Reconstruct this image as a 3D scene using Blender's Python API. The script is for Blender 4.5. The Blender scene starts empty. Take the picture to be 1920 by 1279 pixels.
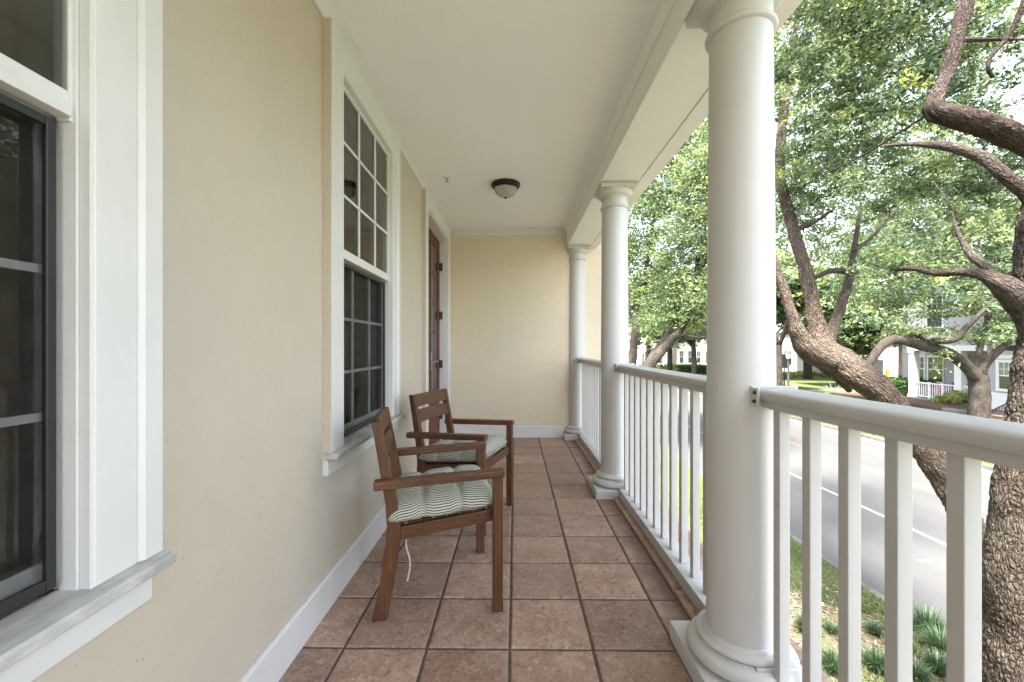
import bpy, bmesh, math, random
import numpy as np
from mathutils import Vector, noise as mnoise

random.seed(7)
RNG = np.random.default_rng(11)
sc = bpy.context.scene
COL = sc.collection

# ------------------------------------------------------------------ camera
FPX, YH, XCPX, TH, HC = 780.0, 650.5, 956.0, -0.012, 1.22   # focal length (px of a 1920 wide frame), horizon, centre, yaw, eye height
cam_d = bpy.data.cameras.new('camera')
cam = bpy.data.objects.new('camera', cam_d)
COL.objects.link(cam)
cam.location = (0, 0, HC)
cam.rotation_euler = (math.radians(90), 0, -TH)
cam_d.sensor_width = 36.0
cam_d.lens = 36.0 * FPX / 1920.0
cam_d.shift_x = (960.0 - XCPX) / 1920.0
cam_d.shift_y = (YH - 639.5) / 1920.0
cam_d.clip_start = 0.02
cam_d.clip_end = 3000
sc.camera = cam


def at(x, y, d):
    """World point seen at photograph pixel (x, y) at distance d in front of the eye."""
    a = (x - XCPX) / FPX
    ct, st = math.cos(TH), math.sin(TH)
    return Vector(((a * ct + st) * d, (-a * st + ct) * d, HC - (y - YH) / FPX * d))


# ------------------------------------------------------------------ materials
def nodes_of(name):
    m = bpy.data.materials.new(name)
    m.use_nodes = True
    nt = m.node_tree
    return m, nt, nt.nodes['Principled BSDF'], nt.nodes['Material Output']


def L(nt, a, b):
    nt.links.new(a, b)


def ramp(nt, fac, stops):
    r = nt.nodes.new('ShaderNodeValToRGB')
    el = r.color_ramp.elements
    while len(el) < len(stops):
        el.new(0.5)
    for e, (p, c) in zip(el, stops):
        e.position = p
        e.color = (c[0], c[1], c[2], 1) if hasattr(c, '__len__') else (c, c, c, 1)
    L(nt, fac, r.inputs[0])
    return r.outputs[0]


def noise_tex(nt, scale, detail=4, rough=0.6, vec=None, dist=0.0):
    n = nt.nodes.new('ShaderNodeTexNoise')
    n.inputs['Scale'].default_value = scale
    n.inputs['Detail'].default_value = detail
    n.inputs['Roughness'].default_value = rough
    n.inputs['Distortion'].default_value = dist
    if vec is not None:
        L(nt, vec, n.inputs['Vector'])
    return n.outputs['Fac']


def coords(nt, scale=(1, 1, 1), out='Object'):
    t = nt.nodes.new('ShaderNodeTexCoord')
    mp = nt.nodes.new('ShaderNodeMapping')
    mp.inputs['Scale'].default_value = scale
    L(nt, t.outputs[out], mp.inputs['Vector'])
    return mp.outputs[0]


def mixc(nt, fac, a, b, mode='MIX'):
    m = nt.nodes.new('ShaderNodeMix')
    m.data_type = 'RGBA'
    m.blend_type = mode
    for s, v in ((0, fac), (6, a), (7, b)):
        if hasattr(v, 'is_linked'):
            L(nt, v, m.inputs[s])
        elif hasattr(v, '__len__'):
            m.inputs[s].default_value = (v[0], v[1], v[2], 1)
        else:
            m.inputs[s].default_value = v
    return m.outputs[2]


def bump(nt, p, h, strength, dist):
    b = nt.nodes.new('ShaderNodeBump')
    b.inputs['Strength'].default_value = strength
    b.inputs['Distance'].default_value = dist
    L(nt, h, b.inputs['Height'])
    L(nt, b.outputs[0], p.inputs['Normal'])
    return b


def mk(name, c, rough=0.5, var=0.12, vs=3.0, bs=0.0, bsc=120.0, bd=0.002, spec=0.5, c2=None, stretch=(1, 1, 1), metal=0.0, specks=False):
    """A plain procedural surface: two tones of one colour mixed by noise, and a fine bump."""
    m, nt, p, o = nodes_of(name)
    v = coords(nt, stretch)
    n = noise_tex(nt, vs, 6, 0.62, v)
    lo = c2 if c2 else tuple(x * (1 - var) for x in c)
    L(nt, ramp(nt, n, [(0.35, lo), (0.65, c)]), p.inputs['Base Color'])
    p.inputs['Roughness'].default_value = rough
    p.inputs['Specular IOR Level'].default_value = spec
    p.inputs['Metallic'].default_value = metal
    if bs:
        bump(nt, p, noise_tex(nt, bsc, 4, 0.6, v), bs, bd)
    if specks:                                  # fly specks, nicks and fine dirt on old paint
        w = coords(nt)
        vo = nt.nodes.new('ShaderNodeTexVoronoi'); vo.inputs['Scale'].default_value = 13
        L(nt, w, vo.inputs['Vector'])
        spot = ramp(nt, vo.outputs['Distance'], [(0.022, 1.0), (0.04, 0.0)])
        gate = ramp(nt, noise_tex(nt, 5, 3, 0.6, w), [(0.50, 0.0), (0.62, 0.7)])
        g = nt.nodes.new('ShaderNodeMath'); g.operation = 'MULTIPLY'
        L(nt, spot, g.inputs[0]); L(nt, gate, g.inputs[1])
        smear = ramp(nt, noise_tex(nt, 2.6, 7, 0.75, coords(nt, (1, 1, 0.35)), 0.8), [(0.55, 0.0), (0.75, 0.22)])
        src = p.inputs['Base Color'].links[0].from_socket
        c1 = mixc(nt, smear, src, tuple(x * y for x, y in zip(c, (0.72, 0.69, 0.64))))
        L(nt, mixc(nt, g.outputs[0], c1, (0.10, 0.085, 0.07)), p.inputs['Base Color'])
    return m


def stucco(name, c, pits=True):
    m, nt, p, o = nodes_of(name)
    v = coords(nt)
    big = noise_tex(nt, 1.1, 3, 0.5, v)
    fine = noise_tex(nt, 160, 5, 0.7, v)
    base = ramp(nt, big, [(0.3, tuple(x * y for x, y in zip(c, (0.95, 0.96, 0.97)))), (0.7, tuple(x * y for x, y in zip(c, (1.03, 1.0, 0.95))))])
    col = mixc(nt, 0.16, base, ramp(nt, fine, [(0.3, 0.25), (0.7, 0.8)]), 'MULTIPLY') if False else base
    if pits:
        vo = nt.nodes.new('ShaderNodeTexVoronoi')
        vo.inputs['Scale'].default_value = 34
        vo.inputs['Randomness'].default_value = 1
        L(nt, v, vo.inputs['Vector'])
        mask = noise_tex(nt, 2.3, 3, 0.6, v)
        pit = ramp(nt, vo.outputs['Distance'], [(0.055, 1.0), (0.10, 0.0)])
        gate = ramp(nt, mask, [(0.42, 0.0), (0.58, 0.9)])
        g = nt.nodes.new('ShaderNodeMath'); g.operation = 'MULTIPLY'
        L(nt, pit, g.inputs[0]); L(nt, gate, g.inputs[1])
        col = mixc(nt, g.outputs[0], col, tuple(x * 0.42 for x in c))
    col = mixc(nt, 0.35, col, ramp(nt, noise_tex(nt, 7, 6, 0.7, v), [(0.3, 0.86), (0.7, 1.0)]), 'MULTIPLY')
    L(nt, col, p.inputs['Base Color'])
    p.inputs['Roughness'].default_value = 0.85
    p.inputs['Specular IOR Level'].default_value = 0.2
    mid = noise_tex(nt, 22, 4, 0.6, v)
    ad = nt.nodes.new('ShaderNodeMath'); ad.operation = 'MULTIPLY_ADD'; ad.inputs[1].default_value = 1.1
    L(nt, mid, ad.inputs[0]); L(nt, fine, ad.inputs[2])
    bump(nt, p, ad.outputs[0], 0.55 if pits else 0.3, 0.006 if pits else 0.004)
    return m


M = {}
M['stucco'] = stucco('cream stucco', (0.585, 0.530, 0.450))
M['stucco2'] = stucco('buff stucco', (0.73, 0.645, 0.515))
M['trim'] = mk('white trim paint', (0.70, 0.70, 0.69), 0.38, 0.05, 4, 0.10, 60, 0.002, specks=True)
M['ceil'] = mk('ceiling paint', (0.90, 0.90, 0.895), 0.8, 0.03, 2, 0.5, 42, 0.008, 0.2)
M['beam'] = mk('beam paint', (0.86, 0.85, 0.83), 0.5, 0.04, 3, 0.12, 50, 0.002, specks=True)
M['col'] = mk('column paint', (0.56, 0.555, 0.545), 0.42, 0.05, 2.0, 0.1, 30, 0.002, specks=True)
M['rail'] = mk('railing paint', (0.50, 0.497, 0.485), 0.35, 0.06, 6, 0.08, 40, 0.002, specks=True)
M['sill'] = mk('weathered sill paint', (0.55, 0.545, 0.53), 0.6, 0.35, 9, 0.3, 40, 0.003, stretch=(2.5, 1, 2))
M['black'] = mk('black screen frame', (0.02, 0.02, 0.02), 0.45, 0.2, 8)
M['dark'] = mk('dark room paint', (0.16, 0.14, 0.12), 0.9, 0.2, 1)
M['shutter'] = mk('shutter paint', (0.44, 0.30, 0.21), 0.5, 0.1, 3)
M['redwood'] = mk('red door paint', (0.13, 0.024, 0.015), 0.5, 0.25, 6, 0.1, 60, 0.002, stretch=(1, 1, 0.2))
M['curtain'] = mk('door blind fabric', (0.70, 0.66, 0.58), 0.9, 0.1, 30, stretch=(1, 1, 4))
M['iron'] = mk('black iron', (0.03, 0.03, 0.032), 0.5, 0.2, 8)
M['bronze'] = mk('oiled bronze', (0.022, 0.012, 0.008), 0.4, 0.3, 12, metal=0.3)
M['metal'] = mk('brushed nickel', (0.55, 0.54, 0.52), 0.3, 0.1, 20, metal=0.9)
M['rust'] = mk('dark bolt steel', (0.06, 0.045, 0.035), 0.6, 0.3, 30, metal=0.4)


def glass_mat(name, tint, refl=1.0, rough=0.0):
    m, nt, p, o = nodes_of(name)
    nt.nodes.remove(p)
    tr = nt.nodes.new('ShaderNodeBsdfTransparent'); tr.inputs[0].default_value = (*tint, 1)
    gl = nt.nodes.new('ShaderNodeBsdfGlossy'); gl.inputs['Roughness'].default_value = rough
    gl.inputs[0].default_value = (0.95, 0.95, 0.95, 1)
    fr = nt.nodes.new('ShaderNodeFresnel'); fr.inputs[0].default_value = 1.45
    n = noise_tex(nt, 1.7, 2, 0.5, coords(nt))
    b = nt.nodes.new('ShaderNodeBump'); b.inputs['Strength'].default_value = 0.05; b.inputs['Distance'].default_value = 0.02
    L(nt, n, b.inputs['Height']); L(nt, b.outputs[0], gl.inputs['Normal'])
    k = nt.nodes.new('ShaderNodeMath'); k.operation = 'MULTIPLY'; k.inputs[1].default_value = refl
    L(nt, fr.outputs[0], k.inputs[0])
    mx = nt.nodes.new('ShaderNodeMixShader')
    L(nt, k.outputs[0], mx.inputs[0]); L(nt, tr.outputs[0], mx.inputs[1]); L(nt, gl.outputs[0], mx.inputs[2])
    L(nt, mx.outputs[0], o.inputs[0])
    return m


M['glass'] = glass_mat('window glass', (0.80, 0.82, 0.80), 0.9)


def screen_mat():
    m, nt, p, o = nodes_of('insect screen mesh')
    v = coords(nt)
    p.inputs['Roughness'].default_value = 0.6
    n = noise_tex(nt, 14, 5, 0.7, v)
    p.inputs['Base Color'].default_value = (0.012, 0.012, 0.012, 1)
    p.inputs['Specular IOR Level'].default_value = 0.05
    L(nt, ramp(nt, n, [(0.3, 0.26), (0.7, 0.36)]), p.inputs['Alpha'])
    return m


M['screen'] = screen_mat()


def wood_mat():
    m, nt, p, o = nodes_of('oiled brown wood')
    v = coords(nt, (1, 1, 1))
    info = nt.nodes.new('ShaderNodeNewGeometry')
    # grain direction lives in an attribute: distance along and across the board
    a = nt.nodes.new('ShaderNodeAttribute'); a.attribute_name = 'grain'
    mp = nt.nodes.new('ShaderNodeMapping'); mp.inputs['Scale'].default_value = (6, 90, 90)
    L(nt, a.outputs['Vector'], mp.inputs['Vector'])
    n = noise_tex(nt, 1.0, 6, 0.6, mp.outputs[0], 0.4)
    n2 = noise_tex(nt, 6.0, 4, 0.6, v)
    c1 = ramp(nt, n, [(0.25, (0.050, 0.019, 0.007)), (0.55, (0.118, 0.048, 0.018)), (0.8, (0.18, 0.080, 0.031))])
    c = mixc(nt, 0.5, c1, ramp(nt, n2, [(0.3, (0.45, 0.42, 0.4)), (0.7, (1, 1, 1))]), 'MULTIPLY')
    L(nt, c, p.inputs['Base Color'])
    p.inputs['Roughness'].default_value = 0.42
    bump(nt, p, n, 0.15, 0.001)
    return m


M['wood'] = wood_mat()


def tile_mat(name, k=1.0, edge_band=True):
    m, nt, p, o = nodes_of(name)
    v = coords(nt)
    at_ = nt.nodes.new('ShaderNodeAttribute'); at_.attribute_name = 'tone'
    tone = at_.outputs['Fac']
    # shift the pattern tile by tile
    comb = nt.nodes.new('ShaderNodeVectorMath'); comb.operation = 'MULTIPLY_ADD'
    cx = nt.nodes.new('ShaderNodeCombineXYZ')
    for i in range(3):
        L(nt, tone, cx.inputs[i])
    L(nt, cx.outputs[0], comb.inputs[0]); comb.inputs[1].default_value = (31, 17, 47); L(nt, v, comb.inputs[2])
    vv = comb.outputs[0]
    n1 = noise_tex(nt, 9, 6, 0.65, vv)
    n2 = noise_tex(nt, 50, 8, 0.74, vv, 0.9)
    n3 = noise_tex(nt, 130, 4, 0.7, vv)
    c = ramp(nt, n1, [(0.28, (0.245 * k, 0.145 * k, 0.100 * k)), (0.5, (0.345 * k, 0.222 * k, 0.164 * k)), (0.74, (0.45 * k, 0.325 * k, 0.255 * k))])
    hi = ramp(nt, n2, [(0.52, 0.0), (0.66, 0.62)])
    c = mixc(nt, hi, c, (0.62 * k, 0.50 * k, 0.40 * k))
    lo = ramp(nt, n2, [(0.375, 0.85), (0.445, 0.0)])
    c = mixc(nt, lo, c, (0.14 * k, 0.09 * k, 0.07 * k))
    if edge_band:  # darker band towards the railing side, broken up by noise
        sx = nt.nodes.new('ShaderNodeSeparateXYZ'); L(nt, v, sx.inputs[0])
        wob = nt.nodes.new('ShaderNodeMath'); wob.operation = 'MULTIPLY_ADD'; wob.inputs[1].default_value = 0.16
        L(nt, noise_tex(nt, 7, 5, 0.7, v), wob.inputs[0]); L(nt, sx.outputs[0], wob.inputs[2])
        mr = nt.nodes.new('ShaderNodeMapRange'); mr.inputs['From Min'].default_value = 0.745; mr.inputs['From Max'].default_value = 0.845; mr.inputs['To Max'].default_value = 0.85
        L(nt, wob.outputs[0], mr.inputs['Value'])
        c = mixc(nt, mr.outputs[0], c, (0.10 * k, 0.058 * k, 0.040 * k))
    br = nt.nodes.new('ShaderNodeMath'); br.operation = 'MULTIPLY_ADD'; br.inputs[1].default_value = 0.36; br.inputs[2].default_value = 0.80
    L(nt, tone, br.inputs[0])
    hsv = nt.nodes.new('ShaderNodeHueSaturation')
    L(nt, br.outputs[0], hsv.inputs['Value']); L(nt, c, hsv.inputs['Color'])
    L(nt, hsv.outputs[0], p.inputs['Base Color'])
    L(nt, ramp(nt, n1, [(0.3, 0.38), (0.7, 0.6)]), p.inputs['Roughness'])
    mx = nt.nodes.new('ShaderNodeMath'); mx.operation = 'ADD'
    L(nt, n2, mx.inputs[0]); L(nt, n3, mx.inputs[1])
    bump(nt, p, mx.outputs[0], 0.5, 0.005)
    return m


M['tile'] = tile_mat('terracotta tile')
M['grout'] = mk('brown grout', (0.14, 0.100, 0.076), 0.9, 0.4, 25, 0.4, 150, 0.003, 0.2)
M['kerbtile'] = tile_mat('bullnose tile', 1.15, False)


def stripe_mat():
    m, nt, p, o = nodes_of('striped cushion fabric')
    a = nt.nodes.new('ShaderNodeAttribute'); a.attribute_name = 'stripe'
    mt = nt.nodes.new('ShaderNodeMath'); mt.operation = 'MULTIPLY'; mt.inputs[1].default_value = 2 * math.pi / 0.0124
    L(nt, a.outputs['Fac'], mt.inputs[0])
    sn = nt.nodes.new('ShaderNodeMath'); sn.operation = 'SINE'; L(nt, mt.outputs[0], sn.inputs[0])
    ma = nt.nodes.new('ShaderNodeMath'); ma.operation = 'MULTIPLY_ADD'; ma.inputs[1].default_value = 0.5; ma.inputs[2].default_value = 0.5
    L(nt, sn.outputs[0], ma.inputs[0])
    c = ramp(nt, ma.outputs[0], [(0.52, (0.60, 0.60, 0.53)), (0.66, (0.075, 0.09, 0.058))])
    w = noise_tex(nt, 700, 2, 0.5, coords(nt))
    c = mixc(nt, 0.25, c, ramp(nt, w, [(0.3, 0.5), (0.7, 1.0)]), 'MULTIPLY')
    L(nt, c, p.inputs['Base Color'])
    p.inputs['Roughness'].default_value = 0.9
    p.inputs['Specular IOR Level'].default_value = 0.15
    bump(nt, p, w, 0.2, 0.001)
    return m


M['stripe'] = stripe_mat()
M['cord'] = mk('striped cord', (0.75, 0.75, 0.66), 0.9, 0.6, 220, c2=(0.2, 0.22, 0.16))


def frosted():
    m, nt, p, o = nodes_of('alabaster glass')
    n = noise_tex(nt, 14, 5, 0.6, coords(nt), 1.2)
    L(nt, ramp(nt, n, [(0.3, (0.36, 0.33, 0.29)), (0.7, (0.50, 0.47, 0.42))]), p.inputs['Base Color'])
    p.inputs['Roughness'].default_value = 0.22
    p.inputs['Subsurface Weight'].default_value = 0.2
    p.inputs['Subsurface Radius'].default_value = (0.03, 0.02, 0.015)
    return m


M['dome'] = frosted()


def bark_mat(name, a, b, c, sc_=1.0, bst=0.8):
    m, nt, p, o = nodes_of(name)
    at_ = nt.nodes.new('ShaderNodeAttribute'); at_.attribute_name = 'bark'
    mp = nt.nodes.new('ShaderNodeMapping'); mp.inputs['Scale'].default_value = (1, 1, 0.32)
    L(nt, at_.outputs['Vector'], mp.inputs['Vector']); v = mp.outputs[0]
    vo = nt.nodes.new('ShaderNodeTexVoronoi'); vo.feature = 'DISTANCE_TO_EDGE'
    vo.inputs['Scale'].default_value = 52 * sc_
    nn = nt.nodes.new('ShaderNodeTexNoise'); nn.inputs['Scale'].default_value = 16 * sc_; nn.inputs['Detail'].default_value = 4
    L(nt, v, nn.inputs['Vector'])
    mxv = nt.nodes.new('ShaderNodeMix'); mxv.data_type = 'VECTOR'; mxv.inputs[0].default_value = 0.07
    L(nt, v, mxv.inputs[4]); L(nt, nn.outputs['Color'], mxv.inputs[5])
    L(nt, mxv.outputs[1], vo.inputs['Vector'])
    n = noise_tex(nt, 22 * sc_, 6, 0.7, v)
    big = noise_tex(nt, 2.2, 3, 0.5, coords(nt))
    col = ramp(nt, n, [(0.3, a), (0.52, b), (0.75, c)])
    col = mixc(nt, ramp(nt, vo.outputs['Distance'], [(0.02, 0.5), (0.14, 0.0)]), col, tuple(x * 0.35 for x in a))
    col = mixc(nt, ramp(nt, big, [(0.45, 0.0), (0.75, 0.45)]), col, (0.10, 0.088, 0.073))
    L(nt, col, p.inputs['Base Color'])
    p.inputs['Roughness'].default_value = 0.92
    p.inputs['Specular IOR Level'].default_value = 0.15
    h = nt.nodes.new('ShaderNodeMath'); h.operation = 'ADD'
    L(nt, ramp(nt, vo.outputs['Distance'], [(0.0, 0.0), (0.25, 1.0)]), h.inputs[0]); L(nt, n, h.inputs[1])
    bump(nt, p, h.outputs[0], bst, 0.02)
    return m


M['bark'] = bark_mat('oak bark', (0.024, 0.017, 0.013), (0.055, 0.042, 0.033), (0.11, 0.092, 0.077))
M['barkb'] = bark_mat('weathered oak bark', (0.040, 0.028, 0.021), (0.092, 0.069, 0.053), (0.185, 0.153, 0.126))
M['barkfar'] = bark_mat('grey oak bark', (0.022, 0.017, 0.014), (0.040, 0.032, 0.027), (0.072, 0.063, 0.055), 0.5, 0.6)
M['barkred'] = bark_mat('red brown limb bark', (0.020, 0.013, 0.010), (0.046, 0.031, 0.024), (0.10, 0.077, 0.064), 1.3)


def leaf_mat(name, c1, c2, trans=0.45, rough=0.45):
    m, nt, p, o = nodes_of(name)
    g = nt.nodes.new('ShaderNodeNewGeometry')
    col = ramp(nt, g.outputs['Random Per Island'], [(0.0, c1), (0.75, c2), (1.0, tuple(min(1, x * 1.5) for x in c2))])
    L(nt, col, p.inputs['Base Color'])
    p.inputs['Roughness'].default_value = rough
    p.inputs['Specular IOR Level'].default_value = 0.4
    t = nt.nodes.new('ShaderNodeBsdfTranslucent')
    hs = nt.nodes.new('ShaderNodeHueSaturation'); hs.inputs['Hue'].default_value = 0.485; hs.inputs['Value'].default_value = 1.6
    L(nt, col, hs.inputs['Color']); L(nt, hs.outputs[0], t.inputs[0])
    mx = nt.nodes.new('ShaderNodeMixShader'); mx.inputs[0].default_value = trans
    L(nt, p.outputs[0], mx.inputs[1]); L(nt, t.outputs[0], mx.inputs[2]); L(nt, mx.outputs[0], o.inputs[0])
    return m


M['leaf'] = leaf_mat('oak leaf', (0.040, 0.066, 0.032), (0.095, 0.138, 0.066), 0.38)
M['leafb'] = leaf_mat('bright oak leaf', (0.080, 0.118, 0.042), (0.155, 0.198, 0.080), 0.45)
M['leafd'] = leaf_mat('dark oak leaf', (0.020, 0.042, 0.020), (0.050, 0.085, 0.040), 0.3)
M['leafy'] = leaf_mat('yellow green leaf', (0.14, 0.17, 0.04), (0.24, 0.26, 0.07))
M['hedge'] = leaf_mat('hedge leaf', (0.03, 0.075, 0.018), (0.07, 0.14, 0.03), 0.3)
M['agave'] = leaf_mat('blue grey leaf', (0.10, 0.13, 0.12), (0.16, 0.19, 0.17), 0.15)
M['tuft'] = leaf_mat('dark strap leaf', (0.022, 0.045, 0.022), (0.055, 0.09, 0.04), 0.3)
M['blade'] = leaf_mat('grass blade', (0.05, 0.076, 0.024), (0.090, 0.118, 0.042), 0.35)
M['litter'] = leaf_mat('dry leaf', (0.085, 0.058, 0.04), (0.20, 0.15, 0.11), 0.1)


def ground_mat(name, a, b, c, sc1=1.2, sc2=18, bs=0.6):
    m, nt, p, o = nodes_of(name)
    v = coords(nt)
    n1 = noise_tex(nt, sc1, 4, 0.6, v)
    n2 = noise_tex(nt, sc2, 6, 0.75, v)
    col = mixc(nt, ramp(nt, n1, [(0.4, 0.0), (0.62, 1.0)]), ramp(nt, n2, [(0.3, a), (0.7, b)]), ramp(nt, n2, [(0.3, tuple(x * 0.6 for x in c)), (0.7, c)]))
    L(nt, col, p.inputs['Base Color'])
    p.inputs['Roughness'].default_value = 0.95
    p.inputs['Specular IOR Level'].default_value = 0.1
    bump(nt, p, n2, bs, 0.03)
    return m


M['lawn'] = ground_mat('lawn turf', (0.058, 0.076, 0.026), (0.098, 0.120, 0.042), (0.11, 0.128, 0.05), 0.6, 30)
M['bed'] = ground_mat('mulch and leaf litter', (0.055, 0.042, 0.028), (0.13, 0.105, 0.075), (0.075, 0.075, 0.035), 2.0, 26)
M['earth'] = ground_mat('far ground', (0.10, 0.14, 0.03), (0.16, 0.20, 0.05), (0.16, 0.14, 0.08), 0.1, 4)
M['redmulch'] = ground_mat('red brown mulch', (0.060, 0.036, 0.028), (0.13, 0.085, 0.068), (0.09, 0.06, 0.045), 1.0, 14)


def road_mat():
    m, nt, p, o = nodes_of('worn asphalt')
    v = coords(nt, (1, 0.12, 1))
    n1 = noise_tex(nt, 1.4, 5, 0.6, v)
    n2 = noise_tex(nt, 45, 6, 0.75, coords(nt))
    n3 = noise_tex(nt, 0.5, 4, 0.6, coords(nt))
    c = ramp(nt, n1, [(0.3, (0.037, 0.037, 0.036)), (0.7, (0.050, 0.050, 0.049))])
    c = mixc(nt, 0.55, c, ramp(nt, n2, [(0.25, 0.55), (0.75, 1.0)]), 'MULTIPLY')
    c = mixc(nt, ramp(nt, n3, [(0.5, 0.0), (0.7, 0.35)]), c, (0.034, 0.034, 0.034))
    L(nt, c, p.inputs['Base Color'])
    p.inputs['Roughness'].default_value = 0.85
    bump(nt, p, n2, 0.3, 0.01)
    return m


M['road'] = road_mat()
M['concrete'] = mk('pale concrete', (0.13, 0.127, 0.12), 0.9, 0.25, 3, 0.3, 60, 0.005)
M['kerb'] = mk('stained kerb', (0.08, 0.075, 0.066), 0.9, 0.45, 4, 0.3, 60, 0.005)
M['white'] = mk('road paint white', (0.20, 0.20, 0.196), 0.7, 0.35, 14)
M['yellow'] = mk('road paint yellow', (0.135, 0.088, 0.05), 0.7, 0.35, 14)
M['hgrey'] = mk('grey house siding', (0.30, 0.29, 0.295), 0.8, 0.06, 1.0)
M['hwhite'] = mk('white house paint', (0.52, 0.52, 0.515), 0.6, 0.06, 1.0)
M['hpink'] = mk('warm white render', (0.46, 0.435, 0.425), 0.8, 0.06, 0.6)
M['door_grey'] = mk('dark grey door paint', (0.14, 0.14, 0.145), 0.5, 0.1, 2)
M['roof'] = mk('grey shingle', (0.16, 0.155, 0.15), 0.9, 0.3, 10)
M['win'] = mk('dark pane', (0.035, 0.04, 0.045), 0.08, 0.5, 1.2)
M['winl'] = mk('pale pane', (0.16, 0.20, 0.19), 0.08, 0.6, 1.5)
M['stone'] = mk('grey stone base', (0.22, 0.21, 0.19), 0.9, 0.3, 6, 0.4, 20, 0.01)
M['yellowpaint'] = mk('yellow bollard paint', (0.72, 0.42, 0.04), 0.5, 0.1, 4)
M['red'] = mk('red paint', (0.55, 0.03, 0.06), 0.5, 0.15, 6)
M['maroon'] = mk('maroon cushion', (0.14, 0.03, 0.035), 0.9, 0.2, 8)
M['signback'] = mk('sign back aluminium', (0.07, 0.072, 0.076), 0.6, 0.15, 5)
M['lampglass'] = mk('lamp lens', (0.5, 0.48, 0.42), 0.3, 0.1, 3)

# ------------------------------------------------------------------ mesh helpers
OFF = {}


class MB:
    def __init__(self):
        self.v, self.f, self.m, self.g, self.bk = [], [], [], {}, []

    def add(self, vs, fs, mi=0):
        b = len(self.v)
        self.v += [tuple(x) for x in vs]
        self.f += [tuple(b + i for i in q) for q in fs]
        self.m += [mi] * len(fs)
        return b

    def hexa(self, p, mi=0, mis=None):
        fs = [(0, 3, 2, 1), (4, 5, 6, 7), (0, 1, 5, 4), (1, 2, 6, 5), (2, 3, 7, 6), (3, 0, 4, 7)]
        b = self.add(p, fs, mi)
        if mis:
            self.m[-6:] = mis
        return self

    def box(self, x0, x1, y0, y1, z0, z1, mi=0, mis=None):
        return self.hexa([(x0, y0, z0), (x1, y0, z0), (x1, y1, z0), (x0, y1, z0), (x0, y0, z1), (x1, y0, z1), (x1, y1, z1), (x0, y1, z1)], mi, mis)

    def bar(self, a, b, w, t, mi=0, up=(0, 0, 1)):
        """A rectangular bar from a to b, w wide sideways, t thick along up."""
        a, b = Vector(a), Vector(b)
        d = (b - a).normalized()
        s = d.cross(Vector(up)).normalized()
        u = s.cross(d).normalized()
        s *= w / 2; u *= t / 2
        return self.hexa([a - s - u, a + s - u, b + s - u, b - s - u, a - s + u, a + s + u, b + s + u, b - s + u], mi)

    def prism(self, prof, axis, a0, a1, mi=0):
        """A closed 2-D outline carried along an axis: 'y' takes (x, z) outlines, 'x' takes (y, z)."""
        n = len(prof)
        P = (lambda q, a: (q[0], a, q[1])) if axis == 'y' else ((lambda q, a: (a, q[0], q[1])) if axis == 'x' else (lambda q, a: (q[0], q[1], a)))
        vs = [P(q, a0) for q in prof] + [P(q, a1) for q in prof]
        fs = [tuple(range(n))[::-1], tuple(range(n, 2 * n))] + [(i, (i + 1) % n, n + (i + 1) % n, n + i) for i in range(n)]
        self.add(vs, fs, mi)
        return self

    def lathe(self, prof, c, seg=48, mi=0):
        """(radius, height) outline turned about the vertical through c."""
        n = len(prof)
        vs, fs = [], []
        for k in range(seg):
            a = 2 * math.pi * k / seg
            for r, z in prof:
                vs.append((c[0] + r * math.cos(a), c[1] + r * math.sin(a), c[2] + z))
        for k in range(seg):
            k2 = (k + 1) % seg
            for i in range(n - 1):
                fs.append((k * n + i, k2 * n + i, k2 * n + i + 1, k * n + i + 1))
        fs.append(tuple(k * n for k in range(seg))[::-1])
        fs.append(tuple(k * n + n - 1 for k in range(seg)))
        self.add(vs, fs, mi)
        return self

    def tube(self, pts, rad, seg=10, mi=0, disp=None, step=None, sub=6):
        pts = [Vector(p) for p in pts]
        # Catmull-Rom through the points
        P, R = [], []
        n = len(pts)
        for i in range(n - 1):
            p0, p1, p2, p3 = pts[max(i - 1, 0)], pts[i], pts[i + 1], pts[min(i + 2, n - 1)]
            k = sub if step is None else max(2, int((p2 - p1).length / step))
            for j in range(k):
                t = j / k
                P.append(0.5 * ((2 * p1) + (p2 - p0) * t + (2 * p0 - 5 * p1 + 4 * p2 - p3) * t * t + (3 * p1 - p0 - 3 * p2 + p3) * t ** 3))
                R.append(rad[i] * (1 - t) + rad[i + 1] * t)
        P.append(pts[-1]); R.append(rad[-1])
        m = len(P)
        t0 = (P[1] - P[0]).normalized()
        ref = Vector((1, 0, 0)) if abs(t0.x) < 0.8 else Vector((0, 1, 0))
        u = t0.cross(ref).normalized()
        vs, fs, bk = [], [], []
        arc, rm = random.uniform(0, 9), sum(R) / m
        for i in range(m):
            t = (P[min(i + 1, m - 1)] - P[max(i - 1, 0)]).normalized()
            u = (u - t * u.dot(t)).normalized()
            w = t.cross(u)
            for k in range(seg):
                a = 2 * math.pi * k / seg
                d = u * math.cos(a) + w * math.sin(a)
                r = R[i]
                q = P[i] + d * r
                lc = (math.cos(a) * (r * .6 + rm * .4), math.sin(a) * (r * .6 + rm * .4), arc)
                if disp:
                    q = P[i] + d * (r + disp(q, r, lc))
                vs.append(q); bk.append(lc)
            arc += (P[min(i + 1, m - 1)] - P[i]).length
        for i in range(m - 1):
            for k in range(seg):
                k2 = (k + 1) % seg
                fs.append((i * seg + k, i * seg + k2, (i + 1) * seg + k2, (i + 1) * seg + k))
        fs.append(tuple(range(seg))[::-1])
        fs.append(tuple((m - 1) * seg + k for k in range(seg)))
        if len(self.bk) == len(self.v):
            self.bk += bk
        self.add(vs, fs, mi)
        return P, R


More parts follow.
